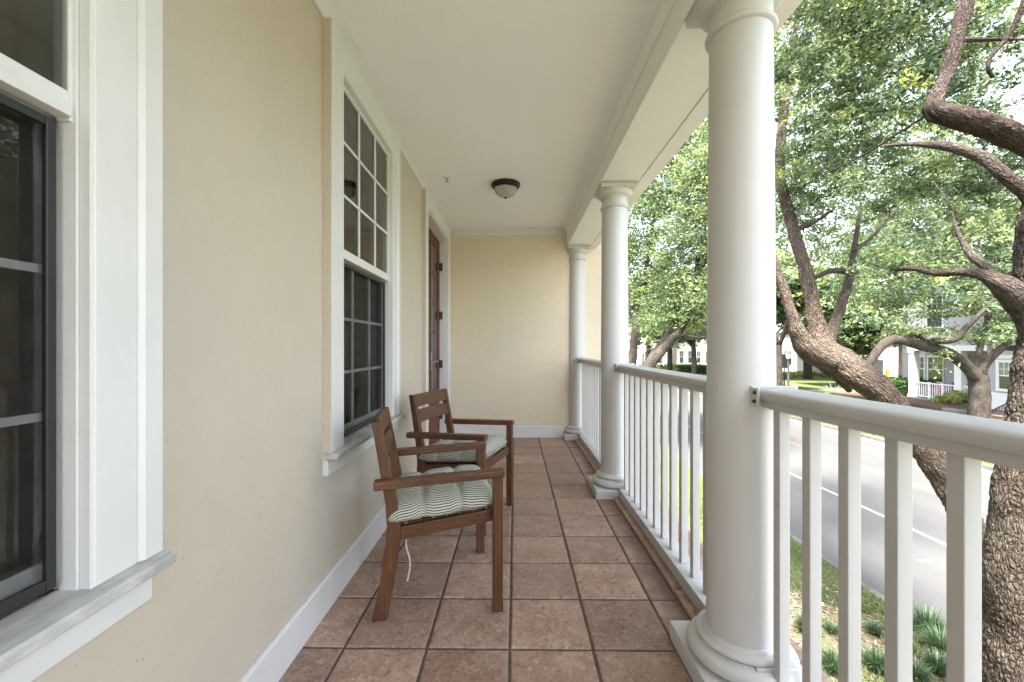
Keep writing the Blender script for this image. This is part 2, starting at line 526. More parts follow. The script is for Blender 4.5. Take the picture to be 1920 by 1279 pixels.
def build(name, mb, mats, parent=None, smooth=False, bevel=0.0, local=False, seg=2, auto=None):
    me = bpy.data.meshes.new(name)
    off = OFF.get(parent.name, Vector((0, 0, 0))) if (parent and not local) else Vector((0, 0, 0))
    vs = [(v[0] - off.x, v[1] - off.y, v[2] - off.z) for v in mb.v]
    me.from_pydata(vs, [], mb.f)
    for m in (mats if isinstance(mats, (list, tuple)) else [mats]):
        me.materials.append(m)
    me.polygons.foreach_set('material_index', mb.m)
    if smooth:
        me.polygons.foreach_set('use_smooth', [True] * len(me.polygons))
    bm = bmesh.new(); bm.from_mesh(me)
    bmesh.ops.recalc_face_normals(bm, faces=bm.faces)
    bm.to_mesh(me); bm.free()
    if mb.bk and len(mb.bk) == len(mb.v) and mb.bk[0] is not None:
        mb.g['bark'] = mb.bk
    for k, arr in mb.g.items():
        if len(arr) and hasattr(arr[0], '__len__'):
            a = me.attributes.new(k, 'FLOAT_VECTOR', 'POINT')
            a.data.foreach_set('vector', np.array(arr, dtype=np.float32).ravel())
        else:
            a = me.attributes.new(k, 'FLOAT', 'POINT')
            a.data.foreach_set('value', np.array(arr, dtype=np.float32))
    if auto:
        me.set_sharp_from_angle(angle=math.radians(auto))
    o = bpy.data.objects.new(name, me)
    COL.objects.link(o)
    if parent:
        o.parent = parent
        if not local:
            OFF[o.name] = off
    if bevel:
        b = o.modifiers.new('bevel', 'BEVEL'); b.width = bevel; b.segments = seg; b.limit_method = 'ANGLE'; b.angle_limit = math.radians(40)
        b.harden_normals = False
    return o


def tag(o, label, cat, group=None, kind=None):
    if kind:
        o['kind'] = kind
    if label:
        o['label'] = label
    if cat:
        o['category'] = cat
    if group:
        o['group'] = group
    return o


def thing(name, label, cat, loc=(0, 0, 0), rz=0.0, group=None):
    o = bpy.data.objects.new(name, None)
    COL.objects.link(o)
    o.location = loc
    o.rotation_euler = (0, 0, rz)
    o.empty_display_size = 0.1
    OFF[o.name] = Vector(loc)
    return tag(o, label, cat, group)


def copy_tree(o, parent=None):
    c = o.copy(); COL.objects.link(c)
    if parent:
        c.parent = parent
    for ch in list(o.children):
        copy_tree(ch, c)
    return c


def structure(name, mb, mats, **k):
    o = build(name, mb, mats, **k)
    o['kind'] = 'structure'
    return o


# ------------------------------------------------------------------ foliage helpers
def quads_object(name, V, mats, midx, parent=None, off=None, wood=None):
    """V: n x 4 x 3 corners of n loose leaves."""
    n = len(V)
    if parent is not None:
        off = OFF.get(parent.name, Vector((0, 0, 0)))
        V = V - np.array(off)[None, None, :]
    me = bpy.data.meshes.new(name)
    co = V.reshape(-1, 3); li = np.arange(n * 4, dtype=np.int32); ls = np.arange(0, n * 4, 4, dtype=np.int32)
    midx = np.asarray(midx)
    if wood is not None and wood.v:             # the twigs that carry the leaves
        w = np.array(wood.v, float) - (np.array(off)[None] if off is not None else 0)
        co = np.concatenate([co, w])
        ln = np.array([len(f) for f in wood.f], dtype=np.int32)
        ls = np.concatenate([ls, n * 4 + np.concatenate([[0], np.cumsum(ln)[:-1]])]).astype(np.int32)
        li = np.concatenate([li, n * 4 + np.array([i for f in wood.f for i in f], dtype=np.int32)]).astype(np.int32)
        midx = np.concatenate([midx, np.full(len(wood.f), len(mats) - 1)])
    me.vertices.add(len(co)); me.loops.add(len(li)); me.polygons.add(len(ls))
    me.vertices.foreach_set('co', co.reshape(-1).astype(np.float32))
    me.loops.foreach_set('vertex_index', li)
    me.polygons.foreach_set('loop_start', ls)
    if wood is not None and wood.v:
        a = me.attributes.new('bark', 'FLOAT_VECTOR', 'POINT')
        a.data.foreach_set('vector', np.concatenate([np.zeros((n * 4, 3)), np.array(wood.bk)]).astype(np.float32).ravel())
    for m in mats:
        me.materials.append(m)
    me.polygons.foreach_set('material_index', midx.astype(np.int32))
    me.update(calc_edges=True)
    o = bpy.data.objects.new(name, me)
    COL.objects.link(o)
    if parent is not None:
        o.parent = parent
        OFF[o.name] = off
    return o


def unit(a):
    return a / np.maximum(np.linalg.norm(a, axis=1, keepdims=True), 1e-9)


def leaf_quads(C, size, aspect=0.42, up=0.5, axis=None, fold=0.18):
    n = len(C)
    nrm = RNG.normal(size=(n, 3)); nrm[:, 2] += up * 1.6
    nrm = unit(nrm)
    ax = RNG.normal(size=(n, 3)) if axis is None else axis + 0.75 * RNG.normal(size=(n, 3))
    ax = unit(ax - nrm * np.sum(ax * nrm, axis=1, keepdims=True))
    sd = np.cross(nrm, ax)
    s = (size * RNG.uniform(0.65, 1.3, n))[:, None]
    a = C - ax * s * 0.5
    b = C + ax * s * 0.55
    mid = C + ax * s * 0.04 + nrm * s * fold * RNG.uniform(-1, 1, (n, 1))
    return np.stack([a, mid - sd * s * aspect * 0.5, b, mid + sd * s * aspect * 0.5], axis=1)


def clumps_in(ells, count, fill=0.5):
    """Points through a set of (centre, (rx, ry, rz), weight) volumes."""
    w = np.array([e[2] if len(e) > 2 else e[1][0] * e[1][1] * e[1][2] for e in ells], float)
    k = RNG.choice(len(ells), size=count, p=w / w.sum())
    d = unit(RNG.normal(size=(count, 3)))
    r = RNG.uniform(0, 1, (count, 1)) ** fill
    c = np.array([tuple(e[0]) for e in ells])[k]
    R = np.array([e[1] for e in ells])[k]
    return c + d * r * R


def crown_arrays(ells, count, per, cr, leaf, fill=0.42, up=0.5, flat=0.55, aspect=0.42):
    C = clumps_in(ells, count, fill)
    tw = unit(RNG.normal(size=(count, 3)) * np.array([1, 1, 0.45]))
    n = count * per
    idx = np.repeat(np.arange(count), per)
    t = RNG.uniform(-1, 1, (n, 1))
    size = cr * RNG.uniform(0.6, 1.35, count)[idx][:, None]
    P = C[idx] + tw[idx] * t * size + RNG.normal(size=(n, 3)) * size * np.array([0.38, 0.38, 0.38 * flat])
    Q = leaf_quads(P, leaf, aspect, up, tw[idx])
    return C, tw, Q, idx


def twigs(mb, C, tw, ln, r):
    for c, t in zip(C, tw):
        c = Vector(c); t = Vector(t) * ln
        j = Vector(RNG.normal(size=3)) * ln * 0.12
        mb.tube([c - t, c + j, c + t], [r, r * 0.75, r * 0.35], 3, sub=2)


def branchlets(mb, limbs, C, frac, r0, r1):
    """Side branches grow outward, each from the nearest wood already there."""
    S = [tuple(p) for l in limbs for p in l]
    n0 = len(S)
    arr = np.zeros((n0 + 4 * len(C), 3)); arr[:n0] = S; n = n0
    use = np.zeros(len(arr))
    C = C[RNG.uniform(size=len(C)) < frac]
    d0 = np.array([np.min(np.linalg.norm(arr[:n0] - c, axis=1)) for c in C])
    for c in C[np.argsort(d0)]:
        d = np.linalg.norm(arr[:n] - c, axis=1) * (1 + .35 * use[:n])
        k = int(np.argmin(d)); use[k] += 1
        a = Vector(arr[k]); b = Vector(c)
        ln = (b - a).length
        if ln < .02:
            continue
        f = 1.0 if k < n0 else .6
        j1 = a.lerp(b, 0.35) + Vector(RNG.normal(size=3)) * ln * 0.09 + Vector((0, 0, 0.05 * ln))
        j2 = a.lerp(b, 0.7) + Vector(RNG.normal(size=3)) * ln * 0.09
        mb.tube([a, j1, j2, b], [r0 * f, max(r1, r0 * .75 * f), max(r1, r0 * .55 * f), r1], 5, sub=3)
        for q in (j1, j2, b):
            arr[n] = q; n += 1


def bark_disp(amp, k):
    def f(q, r, lc):
        w = Vector((lc[0] * k, lc[1] * k, lc[2] * k * 0.30))
        wob = mnoise.noise_vector(w * 0.6) * 0.5
        d, _ = mnoise.voronoi(w + wob)
        e = min(1.0, (d[1] - d[0]) * 2.2)
        big = mnoise.noise(q * 2.3) * 0.06 * r / 0.25 + mnoise.noise(q * 6.0) * 0.02
        return amp * (e - 0.6) + big * min(1, r / 0.1) * 0.6
    return f


# ================================================================== PORCH
XW, YB, ZC = -0.88, 5.617, 2.81            # side wall, end wall, ceiling
T = 0.3366; X0, Y0 = -0.0203, 1.682        # tile pitch and one grout crossing

# ---- floor: pillowed tiles on a grout bed
mb = MB(); tone = []


def tile(mb, x0, x1, y0, y1, z0, h, tone, e=0.012, n=6):
    """One slightly pillowed tile with an uneven outline."""
    tn = random.random()
    tx, ty = random.uniform(-.0012, .0012), random.uniform(-.0012, .0012)
    ring = []
    for (ax, ay, bx, by) in ((x0, y0, x1, y0), (x1, y0, x1, y1), (x1, y1, x0, y1), (x0, y1, x0, y0)):
        for k in range(n):
            t = k / n
            j = random.uniform(-.0012, .0012)
            ring.append((ax + (bx - ax) * t + j, ay + (by - ay) * t + j))
    cx, cy = (x0 + x1) / 2, (y0 + y1) / 2
    N = len(ring)
    vs = []
    for (ins, zz) in ((0.0, -0.006), (0.0025, 0.0), (e * 0.6, 0.0022), (e * 1.6, 0.003)):
        for (x, y) in ring:
            sx = max(-1, min(1, (x - cx) / ((x1 - x0) / 2))); sy = max(-1, min(1, (y - cy) / ((y1 - y0) / 2)))
            px, py = x - sx * ins, y - sy * ins
            vs.append((px, py, z0 + h + zz + (px - cx) * tx * 4 + (py - cy) * ty * 4))
    fs = []
    for r in range(3):
        for k in range(N):
            k2 = (k + 1) % N
            fs.append((r * N + k, r * N + k2, (r + 1) * N + k2, (r + 1) * N + k))
    fs.append(tuple(3 * N + k for k in range(N)))
    mb.add(vs, fs, 0)
    tone += [tn] * len(vs)


g = 0.0045
xs = [-0.875] + [X0 + k * T for k in range(-2, 3)] + [0.790]
ys = [Y0 + k * T for k in range(-9, 12)] + [YB - 0.002]
for i in range(len(xs) - 1):
    for j in range(len(ys) - 1):
        if xs[i + 1] - xs[i] > 0.03 and ys[j + 1] - ys[j] > 0.02:
            tile(mb, xs[i] + g, xs[i + 1] - g, ys[j] + g, ys[j + 1] - g, -0.003, 0.0, tone)
mb.g['tone'] = tone
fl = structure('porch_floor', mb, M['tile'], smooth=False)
mb = MB(); mb.box(-0.90, 1.14, ys[0] - .1, YB + 0.01, -0.22, -0.0055)
structure('porch_slab', mb, M['grout'])
# raised border course with a rounded nose under and beyond the railing
mb = MB(); tone = []
bys = [Y0 + 0.06 + k * T for k in range(-9, 13)]
for j in range(len(bys) - 1):
    y0, y1 = bys[j] + 0.003, min(bys[j + 1] - 0.003, YB - 0.002)
    if y1 - y0 < 0.03:
        continue
    prof = [(0.791, -0.02), (0.791, 0.004), (0.794, 0.0105), (0.802, 0.0145), (0.812, 0.016), (1.13, 0.016), (1.148, 0.012), (1.157, 0.0), (1.157, -0.03)]
    b = len(mb.v); mb.prism(prof, 'y', y0, y1); tone += [random.random()] * (len(mb.v) - b)
mb.g['tone'] = tone
structure('porch_border', mb, M['kerbtile'])

# ---- side wall with two window openings and a door opening
W1 = (-0.175, 0.98); W2 = (1.889, 3.035)           # outer edges of the casings
OPZ = (0.72, 2.60)


def opening(w):
    return (w[0] + 0.13, w[1] - 0.13)


o1, o2, od = opening(W1), opening(W2), (4.03, 5.33)
DT = 2.585
wall = thing('side_wall', 'cream stucco wall running along the left side of the porch', 'wall', (XW, 0, 0))
mb = MB()
xb = XW - 0.20
cuts = [(-2.2, o1[0], None), (o1[0], o1[1], OPZ), (o1[1], o2[0], None), (o2[0], o2[1], OPZ), (o2[1], od[0], None), (od[0], od[1], (-0.02, DT)), (od[1], YB + .2, None)]
for y0, y1, op in cuts:
    if op is None:
        mb.box(xb, XW, y0, y1, -0.02, ZC + 0.28)
    else:
        if op[0] > 0:
            mb.box(xb, XW, y0, y1, -0.02, op[0])
        mb.box(xb, XW, y0, y1, op[1], ZC + 0.28)
build('stucco', mb, M['stucco'], wall)
mb = MB()
for y0, y1 in ((-2.2, 3.93), (5.43, YB - 0.016)):
    mb.prism([(XW + .001, -0.002), (XW + 0.018, -0.002), (XW + 0.018, 0.150), (XW + 0.014, 0.157), (XW + .001, 0.159)], 'y', y0, y1)
build('baseboard', mb, M['trim'], wall, bevel=0.0015)


def crown_prof(s, x):
    return [(x, ZC - 0.085), (x + s * 0.008, ZC - 0.085), (x + s * 0.010, ZC - 0.066), (x + s * 0.016, ZC - 0.052), (x + s * 0.027, ZC - 0.036), (x + s * 0.038, ZC - 0.026), (x + s * 0.041, ZC - 0.014), (x + s * 0.046, ZC - 0.012), (x + s * 0.046, ZC), (x, ZC)]


mb = MB(); mb.prism(crown_prof(1, XW + 0.001), 'y', -2.2, YB - 0.001)
build('crown_moulding', mb, M['trim'], wall)
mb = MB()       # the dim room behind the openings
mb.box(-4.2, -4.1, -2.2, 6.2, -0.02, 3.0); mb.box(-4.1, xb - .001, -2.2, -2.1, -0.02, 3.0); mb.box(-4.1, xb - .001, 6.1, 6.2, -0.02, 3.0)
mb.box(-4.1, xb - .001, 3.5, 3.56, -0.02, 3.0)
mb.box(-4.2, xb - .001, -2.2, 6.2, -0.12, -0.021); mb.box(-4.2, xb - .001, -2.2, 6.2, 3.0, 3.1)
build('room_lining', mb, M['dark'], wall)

# ---- end wall (reaches past the railing)
ew = thing('end_wall', 'buff stucco wall closing the far end of the porch', 'wall', (0, YB, 0))
mb = MB(); mb.box(XW + .001, 1.22, YB, YB + 0.2, -3.0, ZC + 0.5)
build('stucco', mb, M['stucco2'], ew)
mb = MB(); mb.box(XW + .001, -.80, -1.6, -1.35, -3.0, ZC + 0.5); mb.box(.02, 1.22, -1.6, -1.35, -3.0, ZC + 0.5); mb.box(-.80, .02, -1.6, -1.35, 2.45, ZC + 0.5); mb.box(-.80, .02, -1.6, -1.35, -3.0, -.03); build('added_shade_wall', mb, M['stucco2'], ew)  # added unseen wall behind the camera to dim the porch, doorway sized for light
mb = MB(); mb.box(XW + 0.02, 0.655, YB - 0.016, YB + .001, -0.002, 0.156)
build('baseboard', mb, M['trim'], ew, bevel=0.002)
mb = MB()
pr = [(YB - (x - 0) if False else YB - d, z) for d, z in ((0, ZC - .085), (.008, ZC - .085), (.010, ZC - .066), (.016, ZC - .052), (.027, ZC - .036), (.038, ZC - .026), (.041, ZC - .014), (.046, ZC - .012), (.046, ZC), (0, ZC))]
mb.prism(pr, 'x', XW + 0.03, 0.70)
build('crown_moulding', mb, M['trim'], ew)

# ---- ceiling, beam
mb = MB(); mb.box(XW + .001, 0.72, -1.349, YB - 0.001, ZC, ZC + 0.12)
structure('porch_ceiling', mb, M['ceil'])
bm_ = thing('porch_beam', 'long white box beam carried on the row of columns', 'beam', (0.86, 2, 2.56))
ZS = 2.566
mb = MB()
mb.box(0.700, 1.004, -1.349, YB - 0.001, ZS, ZC + 0.5)
build('soffit_board', mb, M['beam'], bm_, bevel=0.003)
mb = MB(); mb.box(1.004, 1.011, -1.349, YB - 0.001, ZS + 0.006, ZC + 0.5); mb.box(1.011, 1.118, -1.349, YB - 0.001, ZS - 0.004, ZC + 0.5)
build('fascia_board', mb, M['beam'], bm_, bevel=0.003)
mb = MB()
mb.prism([(0.699, ZC - 0.085), (0.693, ZC - 0.085), (0.690, ZC - 0.06), (0.682, ZC - 0.045), (0.672, ZC - 0.03), (0.669, ZC - 0.012), (0.664, ZC - 0.011), (0.664, ZC), (0.699, ZC)], 'y', -1.349, YB - 0.047)
build('crown_moulding', mb, M['beam'], bm_)
mb = MB(); mb.box(-4.3, 1.6, -2.3, YB + 0.5, ZC + 0.5, ZC + 0.62)
tag(build('roof_deck', mb, M['roof']), 'flat roof deck over the porch and the room behind it', 'roof')


# ---- windows
def window(w, label):
    y0, y1 = w
    t = thing('sash_window', label, 'window', (XW, (y0 + y1) / 2, 0.74))
    XF = -0.84
    zt = 2.725
    # casing: flat boards with a raised back band; the outer returns carry the wall colour
    mb = MB()
    a0, a1 = y0 + 0.06, y1 - 0.06           # inside of the back band
    i0, i1 = y0 + 0.155, y1 - 0.155         # inner edge of the flat boards
    for s in (0, 1):
        yb0, yb1 = ((y0, a0), (a1, y1))[s]
        mb.prism([(XW - .002, yb0), (XF + .004, yb0), (XF + .004, yb1 - .012 if s == 0 else yb1), (XF - .006, yb1) if s == 0 else (XF + .004, yb1), (XW - .002, yb1)] if s == 0 else
                 [(XW - .002, yb0), (XF - .006, yb0), (XF + .004, yb0 + .012), (XF + .004, yb1), (XW - .002, yb1)], 'z', 0.736, zt)
        mb.box(XW - .002, XF - .003, (a0 + .0005, i1)[s], (i0, a1 - .0005)[s], 0.736, zt)
    mb.box(XW - .002, XF - .003, i0 + .0005, i1 - .0005, 2.575, zt)
    o = build('casing', mb, [M['trim'], M['stucco']], t, bevel=0.003)
    me = o.data
    for p in me.polygons:                    # outer returns get the wall material
        c = p.center
        if abs(p.normal.y) > 0.9 and (abs(c.y + OFF[t.name].y - y0) < 0.001 or abs(c.y + OFF[t.name].y - y1) < 0.001):
            p.material_index = 1
    # jamb lining with its stops
    mb = MB()
    for s in (0, 1):
        q0 = (o_ := (y0 + 0.13, y1 - 0.13))[s]
        e = (i0, i1)[s]
        sg = (1, -1)[s]
        lo, hi = sorted((q0 + sg * 0.0006, e + sg * 0.006)); mb.box(-0.868, XF - .006, lo, hi, 0.735, 2.58)
        lo, hi = sorted((q0 + sg * 0.0006, e + sg * 0.011)); mb.box(-0.905, -0.8685, lo, hi, 0.735, 2.58)
        lo, hi = sorted((q0 + sg * 0.0006, e + sg * 0.004)); mb.box(-1.05, -0.9055, lo, hi, 0.735, 2.58)
    mb.box(-1.05, XF - .006, i0 - 0.024, i1 + 0.024, 2.565, 2.60)
    build('frame', mb, M['trim'], t, bevel=0.0015)
    g0, g1 = y0 + 0.172, y1 - 0.172
    # upper sash
    us = MB()
    xa, xc = -0.904, -0.876
    us.box(xa, xc, i0 - .01, g0, 1.665, 2.564); us.box(xa, xc, g1, i1 + .01, 1.665, 2.564)
    us.box(xa, xc, g0, g1, 2.54, 2.564)
    us.prism([(xa, 1.672), (xc + .006, 1.672), (xc + .006, 1.690), (xc, 1.692), (xc, 1.722), (xa, 1.722)], 'y', g0, g1)
    up = build('upper_sash', us, M['trim'], t, bevel=0.002)
    mu = MB()
    for k in (1, 2):
        y = g0 + (g1 - g0) * k / 3
        mu.box(-0.8805, xc + .004, y - 0.007, y + 0.007, 1.7225, 2.5395)
        z = 1.722 + (2.54 - 1.722) * k / 3
        for q in range(3):
            ya, yb_ = g0 + (g1 - g0) * q / 3 + (0.0075 if q else .0005), g0 + (g1 - g0) * (q + 1) / 3 - (0.0075 if q < 2 else .0005)
            mu.box(-0.8805, xc + .003, ya, yb_, z - 0.007, z + 0.007)
    build('muntin', mu, M['trim'], up)
    pn = MB(); pn.box(-0.883, -0.881, g0 - .004, g1 + .004, 1.715, 2.545); build('pane', pn, M['glass'], up)
    # lower sash behind its insect screen
    ls = MB()
    xa, xc = -0.945, -0.916
    ls.box(xa, xc, i0 - .006, g0, 0.75, 1.70); ls.box(xa, xc, g1, i1 + .006, 0.75, 1.70)
    ls.box(xa, xc, g0, g1, 1.655, 1.70); ls.box(xa, xc, g0, g1, 0.75, 0.80)
    lo = build('lower_sash', ls, M['trim'], t, bevel=0.002)
    mu = MB()
    for k in (1, 2):
        y = g0 + (g1 - g0) * k / 3
        mu.box(-0.9185, xc + .007, y - 0.008, y + 0.008, .8005, 1.6545)
        z = 0.80 + 0.855 * k / 3
        for q in range(3):
            ya, yb_ = g0 + (g1 - g0) * q / 3 + (0.0085 if q else .0005), g0 + (g1 - g0) * (q + 1) / 3 - (0.0085 if q < 2 else .0005)
            mu.box(-0.9185, xc + .006, ya, yb_, z - 0.008, z + 0.008)
    build('muntin', mu, M['trim'], lo)
    pn = MB(); pn.box(-0.921, -0.919, g0 - .004, g1 + .004, 0.79, 1.66); build('pane', pn, M['glass'], lo)
    s = MB()
    x0, x1 = -0.903, -0.893
    h0, h1 = i0 + .024, i1 - .024
    s.box(x0, x1, h0, h0 + .018, .752, 1.662); s.box(x0, x1, h1 - .018, h1, .752, 1.662)
    s.box(x0, x1, h0 + .0183, h1 - .0183, 1.644, 1.662); s.box(x0, x1, h0 + .0183, h1 - .0183, .752, .775)
    sf = build('screen_frame', s, M['black'], t, bevel=0.002)
    s = MB(); s.box(-0.8985, -0.8975, h0 + .010, h1 - .010, .765, 1.652); build('screen_mesh', s, M['screen'], sf)
    # sill and apron
    mb = MB()
    mb.prism([(XW - 0.03, 0.738), (XF - .012, 0.737), (-0.812, 0.732), (-0.807, 0.727), (-0.807, 0.709), (-0.811, 0.706), (XW - 0.03, 0.706)], 'y', y0 - .004, y1 + .004)
    build('sill', mb, M['sill'], t, bevel=0.0015)
    mb = MB(); mb.box(XW - .002, -0.856, y0 + .006, y1 - .006, 0.625, 0.7055); build('apron', mb, M['trim'], t, bevel=0.004)
    # plantation shutter inside
    sh = MB()
    xs0, xs1 = -1.012, -0.985
    for (p0, p1) in ((i0 + .01, (i0 + i1) / 2 - .004), ((i0 + i1) / 2 + .004, i1 - .01)):
        sh.box(xs0, xs1, p0, p0 + .05, .77, 2.55); sh.box(xs0, xs1, p1 - .05, p1, .77, 2.55)
        for z0, z1 in ((.77, .86), (1.60, 1.70), (2.47, 2.55)):
            sh.box(xs0, xs1, p0 + .0505, p1 - .0505, z0, z1)
    so = build('shutter', sh, M['shutter'], t, bevel=0.002)
    lv = MB()
    for (p0, p1) in ((i0 + .01, (i0 + i1) / 2 - .004), ((i0 + i1) / 2 + .004, i1 - .01)):
        for z0, z1 in ((.86, 1.60), (1.70, 2.47)):
            k = int((z1 - z0) / 0.075)
            for q in range(k):
                z = z0 + (z1 - z0) * (q + 0.5) / k
                n = 8
                prof = []
                for r in range(n):
                    a = 2 * math.pi * r / n
                    u, v = 0.041 * math.cos(a), 0.006 * math.sin(a)
                    prof.append((-.999 + u * math.cos(0.35) - v * math.sin(0.35), z - u * math.sin(0.35) - v * math.cos(0.35)))
                lv.prism(prof, 'y', p0 + .052, p1 - .052)
    build('louver', lv, M['shutter'], so)
    return t


window(W1, 'white sash window nearest the viewer, at the left edge of the porch')
window(W2, 'white sash window behind the two wooden chairs, beside the red door')

# ---- door
dr = thing('french_door', 'dark red glazed door with white casing at the far end of the side wall', 'door', (XW, 4.7, 0))
mb = MB()
XF = -0.84
mb.box(XW - .002, XF, 3.93, 4.045, -0.001, 2.725); mb.box(XW - .002, XF, 5.325, 5.43, -0.001, 2.725); mb.box(XW - .002, XF, 4.0455, 5.3245, DT - .01, 2.725)
co = build('casing', mb, [M['trim'], M['stucco']], dr, bevel=0.003)
for p in co.data.polygons:
    if abs(p.normal.y) > 0.9 and abs(p.center.y + 4.7 - 3.93) < 0.001:
        p.material_index = 1
mb = MB()
mb.box(-1.05, XF - .012, 4.0305, 4.050, 0.0, 2.575); mb.box(-1.05, XF - .012, 5.312, 5.3295, 0.0, 2.575); mb.box(-1.05, XF - .012, 4.0505, 5.3115, 2.565, 2.584)
build('jamb', mb, M['trim'], dr, bevel=0.002)
XD0, XD1 = -1.005, -0.962
for (a, b) in ((4.055, 4.735), (4.740, 5.308)):
    mb = MB()
    wl, wr = (0.10, 0.045) if a < 4.5 else (0.05, 0.13)
    mb.box(XD0, XD1, a, a + wl, 0.012, 2.56); mb.box(XD0, XD1, b - wr, b, 0.012, 2.56)
    mb.box(XD0, XD1, a + wl, b - wr, 2.43, 2.56); mb.box(XD0, XD1, a + wl, b - wr, 0.012, 0.70)
    cols = 2
    ga, gb = a + wl, b - wr
    for k in range(1, 5):
        z = 0.70 + 1.73 * k / 5
        mb.box(-.9695, XD1 - .003, ga, gb, z - .012, z + .012)
    mb.box(-.9695, XD1 - .004, (ga + gb) / 2 - .011, (ga + gb) / 2 + .011, .70, 2.43)
    lf = build('door_leaf', mb, M['redwood'], dr, bevel=0.003)
    p = MB(); p.box(-0.972, -0.970, ga - .004, gb + .004, .695, 2.435); build('glazing', p, M['glass'], lf)
    p = MB(); p.box(-0.9995, -0.9965, ga - .01, gb + .01, .68, 2.45); build('blind', p, M['curtain'], lf)
for z in (0.35, 1.0, 1.62, 2.24):
    p = MB(); p.lathe([(.009, -.05), (.009, .05)], (-0.950, 5.306, z), 12); p.box(-0.962, -0.95, 5.27, 5.3, z - .05, z + .05); p.box(-0.952, -0.925, 5.3085, 5.3118, z - .05, z + .05)
    build('hinge', p, M['iron'], dr)
p = MB(); p.box(-0.9615, -0.956, 4.745, 4.785, .95, 1.15); p.tube([(-0.958, 4.765, 1.05), (-0.915, 4.765, 1.05)], [.009, .009], 10, sub=2); p.tube([(-0.915, 4.765, 1.05), (-0.912, 4.83, 1.05), (-0.912, 4.89, 1.048)], [.010, .009, .008], 10)
build('lever_handle', p, M['metal'], dr)

# ---- columns
XCOL = 0.845


def column(yc, label, half=False):
    t = thing('porch_column', label, 'column', (XCOL, yc, 0), 0, 'round white columns along the porch edge')
    c = (XCOL, yc, 0)
    y1 = min(yc + .193, YB - .001)
    mb = MB(); mb.box(XCOL - .193, XCOL + .193, yc - .193, y1, -0.012, .068); build('plinth', mb, M['col'], t, bevel=0.004)
    mb = MB()
    tor = [(0.12, 0.0685), (0.165, 0.0685)]
    for k in range(9):
        a = -math.pi / 2 + math.pi * k / 8
        tor.append((0.160 + 0.026 * math.cos(a), 0.0965 + 0.027 * math.sin(a)))
    tor += [(0.158, .1245), (0.150, .1265), (.150, .131)]
    for k in range(7):
        a = -math.pi / 2 + math.pi * k / 6
        tor.append((0.142 + 0.013 * math.cos(a), 0.144 + 0.012 * math.sin(a)))
    tor += [(0.132, .158), (0.128, .166), (.124, .170), (.10, .170)]
    mb.lathe(tor, c, 72); build('base', mb, M['col'], t, smooth=True, auto=50)
    mb = MB()
    sh = [(0.1165, .165), (0.1165, .19)]
    for k in range(1, 13):
        z = .19 + (2.40 - .19) * k / 12
        r = 0.1160 - 0.0105 * max(0, (k / 12 - .15) / .85) ** 1.6
        sh.append((r, z))
    mb.lathe(sh, c, 96); build('shaft', mb, M['col'], t, smooth=True, auto=50)
    mb = MB()
    cap = [(0.09, 2.375), (.1055, 2.375)]
    for k in range(7):
        a = -math.pi / 2 + math.pi * k / 6
        cap.append((0.1085 + 0.0125 * math.cos(a), 2.388 + 0.0115 * math.sin(a)))
    cap += [(.1055, 2.4005), (.1055, 2.462), (.112, 2.464), (.113, 2.472)]
    for k in range(1, 8):
        a = math.pi / 2 * k / 7
        cap.append((.113 + .033 * math.sin(a), 2.472 + .040 * (1 - math.cos(a))))
    cap += [(.146, 2.5235), (.09, 2.5235)]
    mb.lathe(cap, c, 72); build('capital', mb, M['col'], t, smooth=True, auto=40)
    mb = MB(); y1 = min(yc + .149, YB - .001)
    mb.box(XCOL - .145, XCOL + .145, yc - .145, min(yc + .145, YB - .001), 2.524, 2.552); mb.box(XCOL - .152, XCOL + .152, yc - .152, min(yc + .152, YB - .001), 2.552, ZS - .0045)
    build('abacus', mb, M['col'], t, bevel=0.003)
    return t


YC = (1.57, 3.534, 5.64)
column(YC[0], 'large white round column nearest the viewer')
column(YC[1], 'white round column standing between the two rows of balusters')
column(YC[2], 'farthest white round column, set against the end wall')


